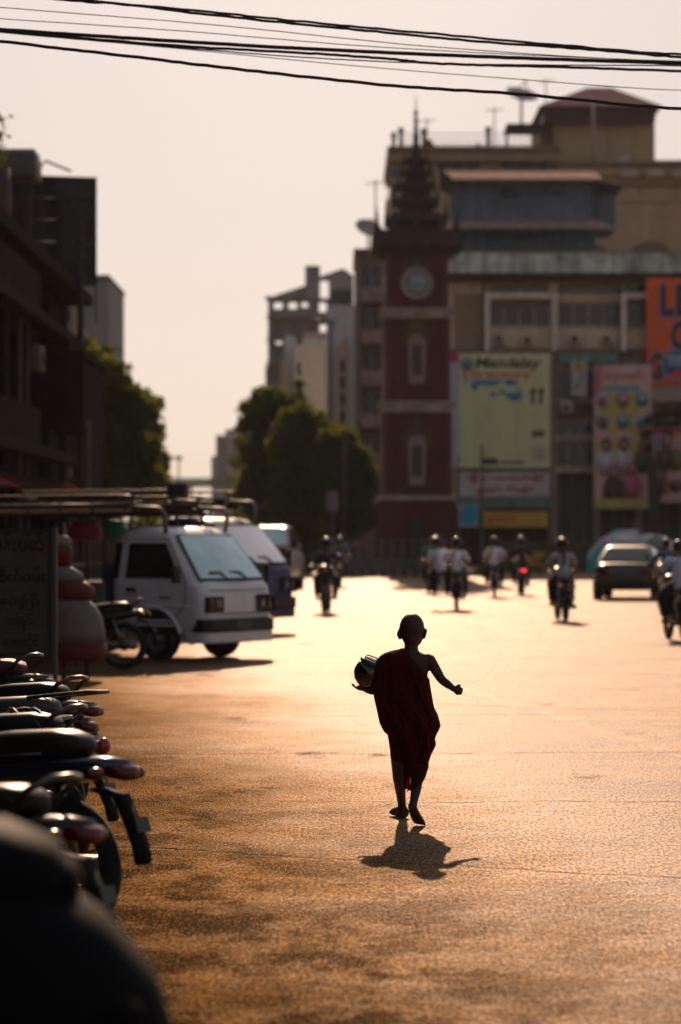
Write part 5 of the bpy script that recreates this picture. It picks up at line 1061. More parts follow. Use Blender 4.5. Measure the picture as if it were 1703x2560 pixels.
    MB().loft(sweep([(-0.88,0.70,0.075,0.03),(-0.94,0.695,0.07,0.032),(-0.965,0.69,0.04,0.02)])).build('tail_light', glow('tail_light_on', (1.0,0.04,0.05), 2.0) if lit == 'tail' else REDL, r)
    fl = [(-0.78,0.62),(-0.90,0.60),(-0.96,0.50),(-1.00,0.42),(-1.02,0.35)]
    MB().loft([[(-0.048,y,z),(-0.038,y-0.02,z+0.012),(0.038,y-0.02,z+0.012),(0.048,y,z),(0.038,y-0.008,z-0.004),(-0.038,y-0.008,z-0.004)] for y, z in fl]).build('rear_fender', mat('fender_rubber', (0.008,0.008,0.008), 0.8, var=0.1, spec=0.1), r)
    p_ = MB().obox((0,-1.015,0.50), (0.085,0.008,0.06), (radians(-20),0,0)).build('number_plate', PLATE, r)
    if rail: MB().tube([(-0.11,-0.66,0.74),(-0.12,-0.76,0.84),(-0.08,-0.83,0.88),(0,-0.845,0.885),(0.08,-0.83,0.88),(0.12,-0.76,0.84),(0.11,-0.66,0.74)], 0.013, 8).build('grab_rail', stl, r)
    if rack:
        rk = MB().tube([(-0.11,-0.62,0.86),(-0.12,-1.02,0.90),(0.12,-1.02,0.90),(0.11,-0.62,0.86),(-0.11,-0.62,0.86)], 0.009, 7).build('luggage_rack', BLK, r)
        for k in range(4): MB().tube([(-0.07+k*0.047,-0.62,0.863),(-0.07+k*0.047,-1.02,0.903)], 0.006, 6).build('rack_bar', BLK, rk)
        for s_ in (1,-1): MB().tube([(s_*0.09,-0.72,0.74),(s_*0.10,-0.80,0.88)], 0.009, 6).build('rack_stay', BLK, rk)
    MB().bbox(-0.10,0.10,-0.12,0.20,0.24,0.46,0.03).build('engine', eng, r); MB().lathe([(0.06,-0.10),(0.075,-0.03),(0.075,0.06),(0.05,0.09)], (0,0.26,0.36), 'y', 12).build('cylinder_head', eng, r)
    MB().tube([(0.06,0.28,0.32),(0.11,0.15,0.21),(0.14,-0.15,0.23),(0.15,-0.35,0.28)], 0.016, 8).build('exhaust_pipe', BCH, r); MB().lathe([(0.02,0),(0.045,-0.05),(0.05,-0.38),(0.03,-0.42)], (0.155,-0.35,0.30), 'y', 14).build('silencer', BCH, r)
    MB().tube([(-0.08,0.0,0.26),(-0.20,-0.06,0.02)], 0.010, 6).build('side_stand', BLK, r)
    return r
def recolour(root, frm, to):
    for o in kids(root):
        for q in [o] + kids(o):
            if q.type == 'MESH' and q.data.materials and q.data.materials[0] is frm: q.data = q.data.copy(); q.data.materials[0] = to
PAINT0 = mat('bike_paint_black', (0.010,0.010,0.012), 0.3, var=0.05, coat=0.2); SEAT0 = mat('seat_vinyl_black', (0.012,0.011,0.010), 0.36, var=0.1, spec=0.2)
BK = make_bike('black motorcycle', PAINT0, SEAT0)
_first = [True]
def bike(label, px, d, heading, paint=None, seat=None, group=None, up=0.0, lean=0.0, sc=1.0, rail=True):
    if _first[0]: o = BK; _first[0] = False; kids_src = None
    else: o = copy_tree(BK)
    tag(o, label, 'motorcycle', group); o.location = (wx(px, d), d, up); o.rotation_euler = (0, lean, heading); o.scale = (sc,)*3
    return o
# traffic: every rider and motorcycle is placed by where its tyre touches the road
def fuse(mb, voxel, smooth=3):
    me = mb.mesh('tmp'); o = bpy.data.objects.new('tmp', me); COL.objects.link(o)
    m = o.modifiers.new('r', 'REMESH'); m.mode = 'VOXEL'; m.voxel_size = voxel; m.use_smooth_shade = True
    s_ = o.modifiers.new('s', 'SMOOTH'); s_.iterations = smooth; s_.factor = 0.5
    dg = bpy.context.evaluated_depsgraph_get(); out = bpy.data.meshes.new_from_object(o.evaluated_get(dg))
    bpy.data.objects.remove(o); bpy.data.meshes.remove(me); return out
SKIN = mat('skin_brown', (0.16,0.085,0.055), 0.6, var=0.08)
def hand(mb, p, fwd, side, up, s=1.0, curl=0.5, thumb=1):
    """palm + four curled fingers + thumb, as tubes rooted in the palm"""
    p, fwd, side, up = (Vector(v).normalized() if i else Vector(v) for i, v in enumerate((p, fwd, side, up)))
    mb.tube([p - fwd*0.02*s, p + fwd*0.03*s, p + fwd*0.065*s], [(0.024*s,0.017*s),(0.034*s,0.016*s),(0.036*s,0.014*s)], 10)
    for i, (L_, o_) in enumerate(((0.062,-0.027),(0.070,-0.009),(0.066,0.010),(0.052,0.027))):
        b0 = p + fwd*0.062*s + side*o_*s; q = [b0]; a = curl*0.6; dirv = fwd.copy()
        for seg in range(3):
            dirv = (fwd*cos(a) - up*sin(a)); q.append(q[-1] + dirv*L_*s/3); a += curl
        mb.tube(q, [0.0095*s,0.009*s,0.008*s,0.0065*s], 7)
    t0 = p + fwd*0.012*s + side*(-0.030*s)*thumb; td = (fwd*0.6 - side*0.7*thumb - up*0.35).normalized(); mb.tube([t0, t0+td*0.028*s, t0+(td+fwd*0.5).normalized()*0.052*s], [0.012*s,0.0105*s,0.008*s], 7)
def face(mb, c, R, fwd=1):
    """eyes sockets, nose, mouth, chin and ears on a head centred at c with radii R, looking along +y*fwd"""
    f = fwd; mb.ell((c[0], c[1]+f*R[1]*0.98, c[2]-R[2]*0.12), (0.012,0.018,0.022)); mb.ell((c[0], c[1]+f*R[1]*0.90, c[2]-R[2]*0.48), (0.022,0.012,0.007)); mb.ell((c[0], c[1]+f*R[1]*0.90, c[2]-R[2]*0.58), (0.020,0.012,0.008)); mb.ell((c[0], c[1]+f*R[1]*0.70, c[2]-R[2]*0.85), (0.03,0.03,0.025))
    for s_ in (1,-1): mb.ell((c[0]+s_*0.03, c[1]+f*R[1]*0.86, c[2]+0.0), (0.013,0.010,0.009)); mb.ell((c[0]+s_*(R[0]+0.006), c[1]-f*0.005, c[2]-R[2]*0.12), (0.012,0.022,0.032))
def make_rider(label, shirt, legs, helmet=None, hair=None, long_skirt=False, pony=False, arms='bars', side=False, bag=None, voxel=0.016):
    r = thing('person', label, 'person', (0,0,0))
    b = MB(); b.tube([(0,-0.28,0.86),(0,-0.27,1.0),(0,-0.20,1.18),(0,-0.15,1.30)], [(0.15,0.11),(0.135,0.095),(0.165,0.10),(0.11,0.07)], 14)
    b.tube([(0,-0.14,1.30),(0,-0.11,1.40)], [0.055,0.05], 10); b.ell((0,-0.085,1.475), (0.076,0.095,0.115)); face(b, (0,-0.085,1.475), (0.076,0.095,0.115))
    sh = MB(); sh.tube([(0,-0.29,0.82),(0,-0.28,0.95),(0,-0.235,1.10),(0,-0.185,1.24),(0,-0.15,1.315)], [(0.17,0.13),(0.155,0.115),(0.17,0.115),(0.175,0.10),(0.08,0.065)], 16)
    lg = MB()
    for s_ in (1,-1):
        S = (s_*0.165,-0.17,1.27)
        if arms == 'bars': E, H = (s_*0.30,0.02,1.06), (s_*0.30,0.27,1.0)
        else: E, H = (s_*0.25,-0.05,1.02), (s_*0.10,0.12,0.95)
        b.tube([S, E, H], [0.048,0.038,0.028], 10); hand(b, H, (-s_*0.1,1,0.05), (1,0,0), (0,0,1), 1.0, 0.75, s_)
        M = tuple(S[k]+(E[k]-S[k])*0.75 for k in range(3)); sh.tube([(s_*0.10,-0.17,1.285), S, M], [0.06,0.066,0.062], 12)
        if side: K, A_, T = (0.30,-0.22+s_*0.09,0.80), (0.34,-0.20+s_*0.09,0.42), (0.44,-0.18+s_*0.09,0.36)
        else: K, A_, T = (s_*0.20,0.12,0.74), (s_*0.20,-0.02,0.34), (s_*0.21,0.14,0.31)
        Hp = (s_*0.09,-0.28,0.87); b.tube([Hp, K, A_], [0.085,0.06,0.04], 10); b.tube([(A_[0],A_[1]-0.03,A_[2]-0.02), T], [0.035,0.03], 8)
        for q in range(5): b.tube([T, (T[0]+(q-2)*0.013, T[1]+0.045-0.004*abs(q-1), T[2]-0.006)], [0.012,0.009], 6)
        lg.tube([(s_*0.075,-0.32,0.85), (s_*0.10,-0.22,0.87), K, (A_[0],A_[1],A_[2]+0.06)], [0.11,0.105,0.085,0.062], 12)
    if long_skirt: lg.tube([(0,-0.28,0.90),(0,-0.1,0.80),(0,0.10,0.68),(0,0.02,0.40)], [(0.18,0.12),(0.22,0.13),(0.24,0.12),(0.23,0.07)], 16)
    link('body', fuse(b, voxel), SKIN, r); link('shirt', fuse(sh, voxel*1.2), shirt, r); link('trousers' if not long_skirt else 'sarong', fuse(lg, voxel*1.2), legs, r)
    if helmet:
        hm = MB(); prof = []
        for i in range(11): a = -0.45+ (pi/2+0.45)*i/10; prof.append((max(0.004, 0.128*cos(a)), 0.135*sin(a)))
        o = hm.lathe(prof, (0,-0.09,1.50), 'z', 22).build('helmet', helmet, r); MB().prism([(-0.11,1.47),(0.11,1.47),(0.09,1.455),(-0.09,1.455)], 0.0, 0.09, 'y').build('peak', helmet, o); MB().tube([(-0.10,-0.09,1.46),(-0.06,-0.05,1.36),(0.06,-0.05,1.36),(0.10,-0.09,1.46)], 0.006, 6).build('chin_strap', BLK, o)
    else:
        MB().ell((0,-0.105,1.505), (0.088,0.10,0.105)).build('hair', hair or mat('hair_black', (0.012,0.010,0.010), 0.4), r)
    if pony: MB().tube([(0,-0.19,1.44),(0,-0.29,1.38),(0.005,-0.35,1.26),(0.0,-0.39,1.12),(0.0,-0.40,1.0)], [0.03,0.040,0.040,0.028,0.008], 10).build('ponytail', mat('hair_black', (0.012,0.010,0.010), 0.4), r)
    if bag: MB().tube([(-0.13,-0.20,1.335),(-0.06,-0.33,1.24),(0.05,-0.385,1.10),(0.16,-0.41,0.96)], [(0.028,0.010)]*4, 8).build('shoulder_strap', bag, r); MB().bbox(0.14,0.24,-0.45,-0.22,0.80,0.98,0.03).build('bag', bag, r)
    return r
HELM = mat('helmet_gloss_black', (0.010,0.010,0.011), 0.13, var=0, coat=0.0, spec=0.3); WH = mat('shirt_white', (0.78,0.82,0.92), 0.85, var=0.1); NV = mat('cloth_black', (0.014,0.013,0.014), 0.9, var=0.1); GRY = mat('shirt_grey_blue', (0.34,0.38,0.43), 0.85, var=0.1)
NAVY = mat('shirt_navy', (0.03,0.045,0.07), 0.85, var=0.1); TEALS = mat('shirt_teal', (0.0,0.22,0.30), 0.85, var=0.1); MAR = mat('shirt_maroon', (0.045,0.018,0.025), 0.85); BLU = mat('shirt_blue', (0.02,0.10,0.22), 0.85); DKB = mat('bag_olive', (0.07,0.07,0.05), 0.8)
TRAF = 'motorcycles in the traffic'
def rider_on(b, r, dy=0.0, dz=0.0):
    r.location = b.location; r.rotation_euler = b.rotation_euler.copy(); r.scale = b.scale.copy()
    if dy or dz: r.location = Vector(b.location) + Matrix.Rotation(b.rotation_euler[2], 3, 'Z') @ Vector((0, dy, dz))
def moto(label_b, label_r, px, py, head, rider, lit=None):
    b = bike(label_b, px, gd(py), head, group=TRAF)
    for o in kids(b):
        if o.name.startswith('side_stand'): bpy.data.objects.remove(o)
    rider['label'] = label_r; rider_on(b, rider); return b
P_ = radians
m1 = moto('motorcycle coming towards us in the middle of the street', 'motorcyclist in dark blue jacket riding towards us in the middle of the street', 816, 1533, P_(176), make_rider('x', NAVY, NV, HELM))
m2 = moto('motorcycle carrying two riders in white shirts driving away', 'rider in white shirt with a bag strap on the motorcycle carrying two', 1141, 1524, P_(-2), make_rider('x', WH, NV, HELM, long_skirt=True, bag=mat('strap_grey', (0.2,0.2,0.24))))
pil = make_rider('second person in white leaning out left on the motorcycle carrying two', WH, NV, HELM, arms='lap', side=False); rider_on(m2, pil, 0.30, 0.04); pil.location.x -= 0.24; pil.rotation_euler = (0, P_(-9), P_(4))
m3 = moto('motorcycle of the teal shirted rider beside the clock tower kerb', 'rider in bright teal shirt partly hidden behind the two in white', 1080, 1484, P_(6), make_rider('x', TEALS, NV, None))
m4 = moto('motorcycle carrying the rider with a diagonal strap', 'rider in white shirt with dark diagonal strap across the back', 1236, 1492, P_(-3), make_rider('x', WH, NV, HELM, bag=DKB))
m5 = moto('motorcycle showing a glowing red tail light', 'rider in dark maroon top above the glowing red tail light', 1303, 1487, P_(0), make_rider('x', MAR, NV, HELM))
for o in kids(m5):
    if o.name.startswith('tail_light'): o.data = o.data.copy(); o.data.materials[0] = glow('tail_light_on', (1.0,0.03,0.05), 2.2)
m6 = moto('motorcycle of the woman with the long ponytail', 'woman with long black ponytail and pale grey top riding away', 1404, 1552, P_(2), make_rider('x', GRY, NV, HELM, pony=True, long_skirt=True))
m7 = moto('motorcycle cut off by the right edge of the picture', 'rider in pale blue white shirt at the right edge of the picture', 1692, 1602, P_(4), make_rider('x', mat('shirt_pale_blue', (0.48,0.56,0.75), 0.85), NV, None, long_skirt=True))
m8 = moto('motorcycle beside the dark sedan near the right edge', 'rider in blue shirt right beside the dark sedan', 1664, 1530, P_(2), make_rider('x', BLU, NV, None))
m9 = moto('dark motorcycle riding along the blue truck', 'dark clothed rider close to the nose of the blue truck', 713, 1440, P_(178), make_rider('x', NV, NV, HELM))
m10 = moto('far motorcycle in the street gap beneath the trees', 'rider in pale lavender shirt in the street gap beneath the trees', 752, 1412, P_(180), make_rider('x', mat('shirt_lavender', (0.28,0.26,0.45), 0.85), NV, HELM))
m11 = moto('motorcycle behind the rider in dark blue', 'rider in grey teal top just behind the one in dark blue', 850, 1468, P_(178), make_rider('x', mat('shirt_grey_teal', (0.07,0.12,0.14), 0.85), NV, HELM))
# standing people in the distance
def standing(label, px, d, shirt, legs, h=1.62, yaw=0.0, skirt=True):
    r = thing('person', label, 'person', (wx(px,d), d, 0.0), yaw); b = MB(); s = h/1.62
    b.tube([(0,0,0.85*s),(0,0,1.05*s),(0,0,1.25*s),(0,0,1.36*s)], [(0.14,0.10),(0.125,0.09),(0.16,0.10),(0.07,0.06)], 12); b.tube([(0,0,1.34*s),(0,0.01,1.44*s)], 0.05, 10); b.ell((0,0.01,1.51*s), (0.075,0.09,0.11)); face(b, (0,0.01,1.51*s), (0.075,0.09,0.11))
    sh = MB().tube([(0,0,0.82*s),(0,0,1.0*s),(0,0,1.22*s),(0,0,1.36*s)], [(0.16,0.12),(0.15,0.11),(0.18,0.115),(0.07,0.06)], 14); lg = MB()
    for q in (1,-1):
        b.tube([(q*0.17,0,1.30*s),(q*0.23,0.01,1.04*s),(q*0.22,0.10,0.82*s)], [0.046,0.037,0.027], 9); hand(b, (q*0.22,0.11,0.80*s), (0,0.3,-1), (0,1,0), (-q,0,0), 1, 0.4, q); sh.tube([(q*0.1,0,1.31*s),(q*0.17,0,1.30*s),(q*0.22,0.01,1.10*s)], [0.06,0.065,0.06], 10)
        b.tube([(q*0.085,0,0.86*s),(q*0.09,0.02,0.47*s),(q*0.09,0,0.06)], [0.08,0.055,0.038], 9); b.tube([(q*0.09,-0.05,0.035),(q*0.10,0.13,0.028)], [0.035,0.026], 8); lg.tube([(q*0.07,0,0.92*s),(q*0.09,0.02,0.5*s),(q*0.09,0,0.18)], [0.11,0.085,0.07], 10)
    if skirt: lg.tube([(0,0,0.92*s),(0,0,0.6*s),(0,0,0.2)], [(0.16,0.12),(0.18,0.12),(0.19,0.11)], 14)
    link('body', fuse(b, 0.02), SKIN, r); link('shirt', fuse(sh, 0.022), shirt, r); link('sarong', fuse(lg, 0.022), legs, r); MB().ell((0,-0.005,1.54*s), (0.086,0.098,0.10)).build('hair', mat('hair_black', (0.012,0.010,0.010), 0.4), r)
standing('person in vivid blue shirt standing on a crate behind the dark sedan', 1583, 94, mat('shirt_vivid_blue', (0.0,0.06,0.42), 0.85), mat('sarong_brown', (0.09,0.03,0.02), 0.9), 1.72)
bpy.data.objects[[o.name for o in COL.objects if o.get('label','').startswith('person in vivid blue')][0]].location.z = 0.4
cr_ = thing('crate', 'wooden crate under the person in vivid blue', 'crate', (wx(1583,94), 94, 0))
for k in range(4): bx('slat', mat('crate_wood', (0.10,0.06,0.03), 0.9, var=0.2), cr_, -0.3, 0.3, -0.25, 0.25, k*0.1, k*0.1+0.097)
standing('person in pink blouse standing on the kerb left of the clock tower', 898, 99, mat('blouse_pink', (0.40,0.20,0.22), 0.85), mat('sarong_grey', (0.12,0.11,0.11), 0.9), 1.65)
standing('person in lilac shirt standing among the trees left of the tower', 866, 101, mat('shirt_lilac', (0.30,0.28,0.48), 0.85), NV, 1.6)
bb_ = thing('vendor_box', 'small mustard yellow vendor box on the kerb behind the riders', 'box', (wx(1338,100), 100, 0)); bx('box', mat('mustard_paint', (0.42,0.20,0.02), 0.6), bb_, -0.35, 0.35, -0.25, 0.25, 0.35, 0.95, b=0.03)
for sx in (-0.3, 0.22): bx('leg', BLK, bb_, sx, sx+0.06, -0.2, 0.2, 0, 0.36)
# ------------------------------------------------------------------ parked motorcycles
PARK = 'motorcycles parked at the left'
_stand = MB().tube([(-0.08,0.0,0.26),(-0.20,-0.06,0.02)], 0.010, 6).mesh('side_stand')
def parked(label, tail_px, seat_py, heading, paint=None, seat=None, lean=0.06, seat_z=0.80, grail=True, sc=1.0):
    """placed so that the tail end (0,-0.93) stands at tail_px with the seat seen at row seat_py"""
    d = (CH-seat_z)*F/(seat_py-HZ); fw = Vector((-sin(heading), cos(heading), 0)); base = Vector((wx(tail_px, d), d, 0)) + fw*0.93
    o = copy_tree(BK); link('side_stand', _stand, BLK, o); tag(o, label, 'motorcycle', PARK); o.location = base; o.rotation_euler = (0, lean, heading); o.scale = (sc,)*3
    if paint: recolour(o, PAINT0, paint)
    if seat: recolour(o, SEAT0, seat)
    return o
b1 = parked('parked motorcycle with dotted burgundy seat, farthest of the row at the left edge', 112, 1668, P_(66), mat('bike_paint_teal', (0.012,0.03,0.03), 0.25, coat=0.7), mat('seat_burgundy', (0.10,0.012,0.022), 0.4, var=0.1, bump=0.5, bscale=260))
b2 = parked('parked motorcycle with green and violet striped tail next to the burgundy seat', 222, 1732, P_(62), mat('bike_paint_grey', (0.05,0.055,0.06), 0.25, coat=0.7))
b3 = parked('parked motorcycle with long grey seat and flat rear rack', 215, 1768, P_(68), mat('bike_paint_dark2', (0.02,0.02,0.022), 0.3, coat=0.5), mat('seat_grey', (0.05,0.05,0.052), 0.35, var=0.1))
b4 = parked('parked motorcycle hung with loops of cord and a red tail lamp', 232, 1812, P_(70))
b5 = parked('large black parked motorcycle with long rear fender, nearest sharp one of the row', 278, 1888, P_(58), mat('bike_paint_blueblack', (0.008,0.014,0.03), 0.25, coat=0.7), sc=1.05)
for q_ in (b3, b5):
    for o in kids(q_):
        if o.name.startswith('grab_rail'): bpy.data.objects.remove(o)
b7 = parked('dark parked motorcycle between the big black one and the blurred scooter', 205, 2010, P_(62), mat('bike_paint_brownblack', (0.016,0.011,0.009), 0.35, coat=0.1))
b6 = copy_tree(BK); link('side_stand', _stand, BLK, b6); tag(b6, 'motorcycle standing beside the front wheel of the white truck', 'motorcycle', PARK); b6.location = (wx(188,30.4), 30.4, 0); b6.rotation_euler = (0,0.05,P_(84)); 
# extras carried by single machines
st = b2; c_a = mat('sticker_green', (0.05,0.30,0.20), 0.4); c_b = mat('sticker_violet', (0.25,0.12,0.28), 0.4)
for m_, z in ((c_a,0.66),(c_b,0.70)): MB().prism([(-0.30,z),(-0.52,z+0.045),(-0.66,z+0.05),(-0.50,z+0.02),(-0.34,z-0.02)], 0.124, 0.130, 'x').build('stripe', m_, b2); MB().prism([(-0.30,z),(-0.52,z+0.045),(-0.66,z+0.05),(-0.50,z+0.02),(-0.34,z-0.02)], -0.130, -0.124, 'x').build('stripe', m_, b2)
rk = MB().tube([(-0.11,-0.62,0.84),(-0.12,-0.97,0.88),(0.12,-0.97,0.88),(0.11,-0.62,0.84),(-0.11,-0.62,0.84)], 0.010, 7).build('rear_rack', BLK, b3)
for k in range(4): MB().tube([(-0.07+k*0.047,-0.62,0.842),(-0.07+k*0.047,-0.97,0.882)], 0.006, 6).build('rack_bar', CHR, rk)
cd = thing('cord_loops', 'loose loops of black cord and straps lying over a parked motorcycle seat', 'cord', tuple(b4.location)); cd.rotation_euler = b4.rotation_euler.copy()
rnd = random.Random(3)
for k in range(6):
    c0 = Vector((rnd.uniform(-0.04,0.04), -0.10-k*0.11, 0.845)); A, B = rnd.uniform(0.10,0.15), rnd.uniform(0.12,0.24); ph = rnd.uniform(0,6)
    MB().tube([c0 + Vector((A*cos(t+ph), B*sin(t), 0.02*sin(3*t+k) - 0.10*abs(cos(t+ph))**3)) for t in [i*2*pi/22 for i in range(23)]], 0.009, 6).build('loop', mat('cord_black', (0.015,0.013,0.012), 0.5), cd)
MB().ell((0.0,-0.97,0.70),(0.045,0.03,0.04)).build('reflector', mat('reflector_red', (0.30,0.01,0.02), 0.2, coat=0.6), b4)
# near scooter, far out of focus
def scooter():
    d = 4.7; r = thing('scooter', 'dark scooter front standing very close at the lower left corner, blurred', 'scooter', (-1.12, d, 0)); r.scale = (1.0,1.0,1.0); r.rotation_euler = (0, 0.03, P_(-84))
    pt = mat('scooter_paint', (0.006,0.007,0.009), 0.7, var=0.05, coat=0.0, spec=0.06)
    MB().loft(sweep([(0.80,0.62,0.05,0.10),(0.76,0.64,0.13,0.20),(0.66,0.70,0.20,0.26),(0.54,0.78,0.23,0.26),(0.42,0.86,0.22,0.22),(0.34,0.92,0.16,0.14)], 20, 0.75)).build('front_apron', pt, r)
    MB().loft([[(w_*sup(cos(k*pi/8),0.5), y+0.03*sin(k*pi/8), z) for k in range(16)] for y, z, w_ in ((0.42,0.90,0.2),(0.36,0.66,0.24),(0.33,0.42,0.22),(0.30,0.28,0.16))]).build('leg_shield', pt, r)
    MB().loft(sweep([(0.60,1.02,0.05,0.03),(0.56,1.03,0.13,0.075),(0.46,1.06,0.17,0.085),(0.34,1.07,0.16,0.07),(0.26,1.06,0.08,0.03)], 18, 0.7)).build('headlight_cowl', pt, r)
    MB().ell((0,0.585,1.02),(0.10,0.03,0.05)).build('headlight', mat('scooter_trim', (0.008,0.008,0.009), 0.8, var=0, spec=0.05), r)
    MB().tube([(-0.36,0.26,1.06),(-0.15,0.38,1.08),(0.15,0.38,1.08),(0.36,0.26,1.06)], 0.014, 8).build('handlebar', BLK, r)
    for s_ in (1,-1):
        MB().tube([(s_*0.25,0.32,1.07),(s_*0.38,0.24,1.06)], 0.02, 8).build('grip', BLK, r); m = MB().tube([(s_*0.22,0.36,1.09),(s_*0.30,0.33,1.20)], 0.007, 6).build('mirror', BLK, r); MB().ell((s_*0.33,0.33,1.24),(0.065,0.016,0.045)).build('mirror_glass', LENS, m)
        MB().ell((s_*0.16,0.68,0.80),(0.05,0.05,0.03)).build('indicator', mat('scooter_trim', (0.008,0.008,0.009), 0.8, var=0, spec=0.05), r)
    n = 12; rings = []
    for k in range(n+1):
        a = radians(15+150*k/n); rings.append([(x, 0.66+(0.29+dz)*cos(a), 0.24+(0.29+dz)*sin(a)) for x, dz in ((-0.09,-0.05),(-0.06,0.01),(0,0.03),(0.06,0.01),(0.09,-0.05),(0,0.01))])
    MB().loft(rings).build('front_fender', pt, r)
    for y, nm in ((0.66,'front_wheel'),(-0.58,'rear_wheel')):
        w_ = MB().torus((0,y,0.23), 0.17, 0.06, 'x', 26, 8).build(nm, TYRE, r); MB().lathe([(0.12,-0.04),(0.13,0),(0.12,0.04)], (0,y,0.23), 'x', 18).build('rim', RIM, w_)
    MB().bbox(-0.18,0.18,-0.25,0.34,0.20,0.30,0.03).build('floorboard', BLK, r)
    MB().loft(sweep([(-0.12,0.45,0.14,0.20),(-0.30,0.50,0.18,0.22),(-0.60,0.56,0.18,0.17),(-0.86,0.66,0.10,0.08)], 16, 0.7)).build('rear_body', pt, r)
    MB().loft(sweep([(-0.06,0.74,0.08,0.03),(-0.15,0.76,0.14,0.05),(-0.5,0.79,0.15,0.055),(-0.78,0.80,0.10,0.04)], 16, 0.65)).build('seat', SEAT0, r)
    MB().ell((0,-0.90,0.66),(0.09,0.03,0.04)).build('tail_light', REDL, r)
scooter()
# ------------------------------------------------------------------ the boy (novice walking away with an alms bowl)
BD = 14.1
def boy():
    OX = wx(1022, BD)
    def bp(u, v, y=0.0):
        d = BD + y; return (wx(850+u/3.143, d)-OX, y, wz(1500+v/3.143, d))
    r = thing('person', 'small shaven headed child in dark red robe walking away with a black bowl', 'person', (OX, BD, 0))
    k = 1/3.143/F*BD
    b = MB()
    # head, jaw, ears, neck
    hc = bp(566, 222, 0.03); b.ell(hc, (0.0735,0.092,0.090), n=24, m=16); b.ell(bp(573, 290, 0.04), (0.059,0.074,0.062), n=20, m=12); b.ell(bp(560,300,0.0), (0.052,0.055,0.045), n=18, m=10)
    for u, v, t in ((462, 282, -0.35), (672, 258, 0.3)): b.ell(bp(u, v, 0.015), (0.009,0.018,0.0255), (0, t, 0), 12, 8); b.ell(bp(u+(14 if u < 500 else -12), v+4, 0.025), (0.010,0.010,0.010), (0,0,0), 10, 6)
    face(b, (hc[0], hc[1], hc[2]-0.02), (0.066,0.088,0.088))
    b.tube([bp(565,310,0.01), bp(560,375,0.0), bp(560,430,0.0)], [0.043,0.0405,0.05], 14)
    # torso
    rings = []
    for v, a, c, dp in ((405,500,622,0.04),(425,440,672,0.052),(450,395,706,0.060),(500,385,712,0.068),(560,395,694,0.070),(640,410,684,0.066),(740,420,675,0.062),(850,420,675,0.062),(960,420,675,0.064),(1050,430,670,0.064)):
        x0, x1 = bp(a,v)[0], bp(c,v)[0]; z = bp(0,v)[2]; rings.append([((x0+x1)/2+(x1-x0)/2*sup(cos(q*pi/12),0.8), dp*sup(sin(q*pi/12),0.85), z) for q in range(24)])
    b.loft(list(reversed(rings)))
    # right arm swinging out, loosely closed hand
    b.tube([bp(672,462,0), bp(706,472,-0.005), bp(750,545,-0.02), bp(790,612,-0.03), bp(806,632,-0.033), bp(850,665,-0.035), bp(888,694,-0.035), bp(902,704,-0.035)], [0.036,0.036,0.0315,0.0275,0.026,0.024,0.0185,0.0175], 14)
    hp = Vector(bp(898,702,-0.035)); hand(b, hp, (0.92,0.0,-0.24), (0.24,0.0,0.95), (0.0,-1,0.0), 0.62, 1.15, -1); b.ell(bp(928,712,-0.03), (0.024,0.019,0.028), (0,0.3,0), 12, 8)
    # left arm bent, palm up beneath the bowl
    b.tube([bp(395,470,0), bp(330,486,0.0), bp(300,600,0.0), bp(292,715,0.02), bp(250,712,0.05), bp(205,700,0.07)], [0.036,0.038,0.033,0.029,0.026,0.021], 12)
    hand(b, bp(212,702,0.07), (-1,0.12,0.10), (0,1,0), (0,0,-1), 0.80, 0.40, 1); b.ell(bp(196,694,0.07), (0.034,0.028,0.016), (0,0,0), 12, 8); b.ell(bp(165,684,0.07), (0.024,0.026,0.013), (0,0.3,0), 12, 8)
    # legs
    b.tube([bp(470,1010,0.02), bp(462,1150,0.08), bp(460,1290,0.17), bp(462,1400,0.22), bp(476,1500,0.28), bp(486,1590,0.345), bp(488,1650,0.37)], [0.062,0.055,0.043,0.0355,0.031,0.0255,0.026], 14)
    b.tube([bp(604,1010,0.0), bp(614,1150,0.02), bp(614,1300,0.01), bp(608,1400,-0.02), bp(598,1490,-0.06), bp(580,1585,-0.105), bp(572,1625,-0.125)], [0.062,0.055,0.044,0.037,0.031,0.0235,0.025], 14)
    # left foot flat and turned out, right foot pushing off with the heel raised
    def foot(P, Wd, toes, tl, tr):
        b.tube(P, Wd, 12)
        t0 = Vector(P[-1]); d_ = (t0-Vector(P[-2])).normalized()
        for i in range(5):
            o_ = Vector(toes)*((i-2)*0.0125); L_ = (0.032,0.028,0.025,0.021,0.017)[i if tl else 4-i]; q = t0 + o_; b.tube([q-d_*0.02, q+d_*L_*0.5+Vector((0,0,tr)), q+d_*L_], [0.0095,0.009,0.0065], 8)
    foot([(bp(508,1690,0.36)[0],0.345,0.034),(bp(484,1690,0.38)[0],0.39,0.038),(bp(455,1690,0.42)[0],0.44,0.032),(bp(428,1690,0.46)[0],0.475,0.024)], [(0.032,0.034),(0.034,0.037),(0.038,0.030),(0.040,0.020)], (0.62,0.78,0), True, 0.0)
    h0 = bp(566,1612,-0.13); foot([h0, bp(580,1660,-0.10), bp(605,1715,-0.055), (bp(625,1752,-0.02)[0],-0.02,0.022)], [(0.026,0.026),(0.029,0.026),(0.036,0.022),(0.039,0.016)], (0.9,-0.42,0), False, 0.0)
    link('body', fuse(b, 0.0055, 4), mat('child_skin', (0.042,0.019,0.012), 0.55, var=0.08, scale=12), r)
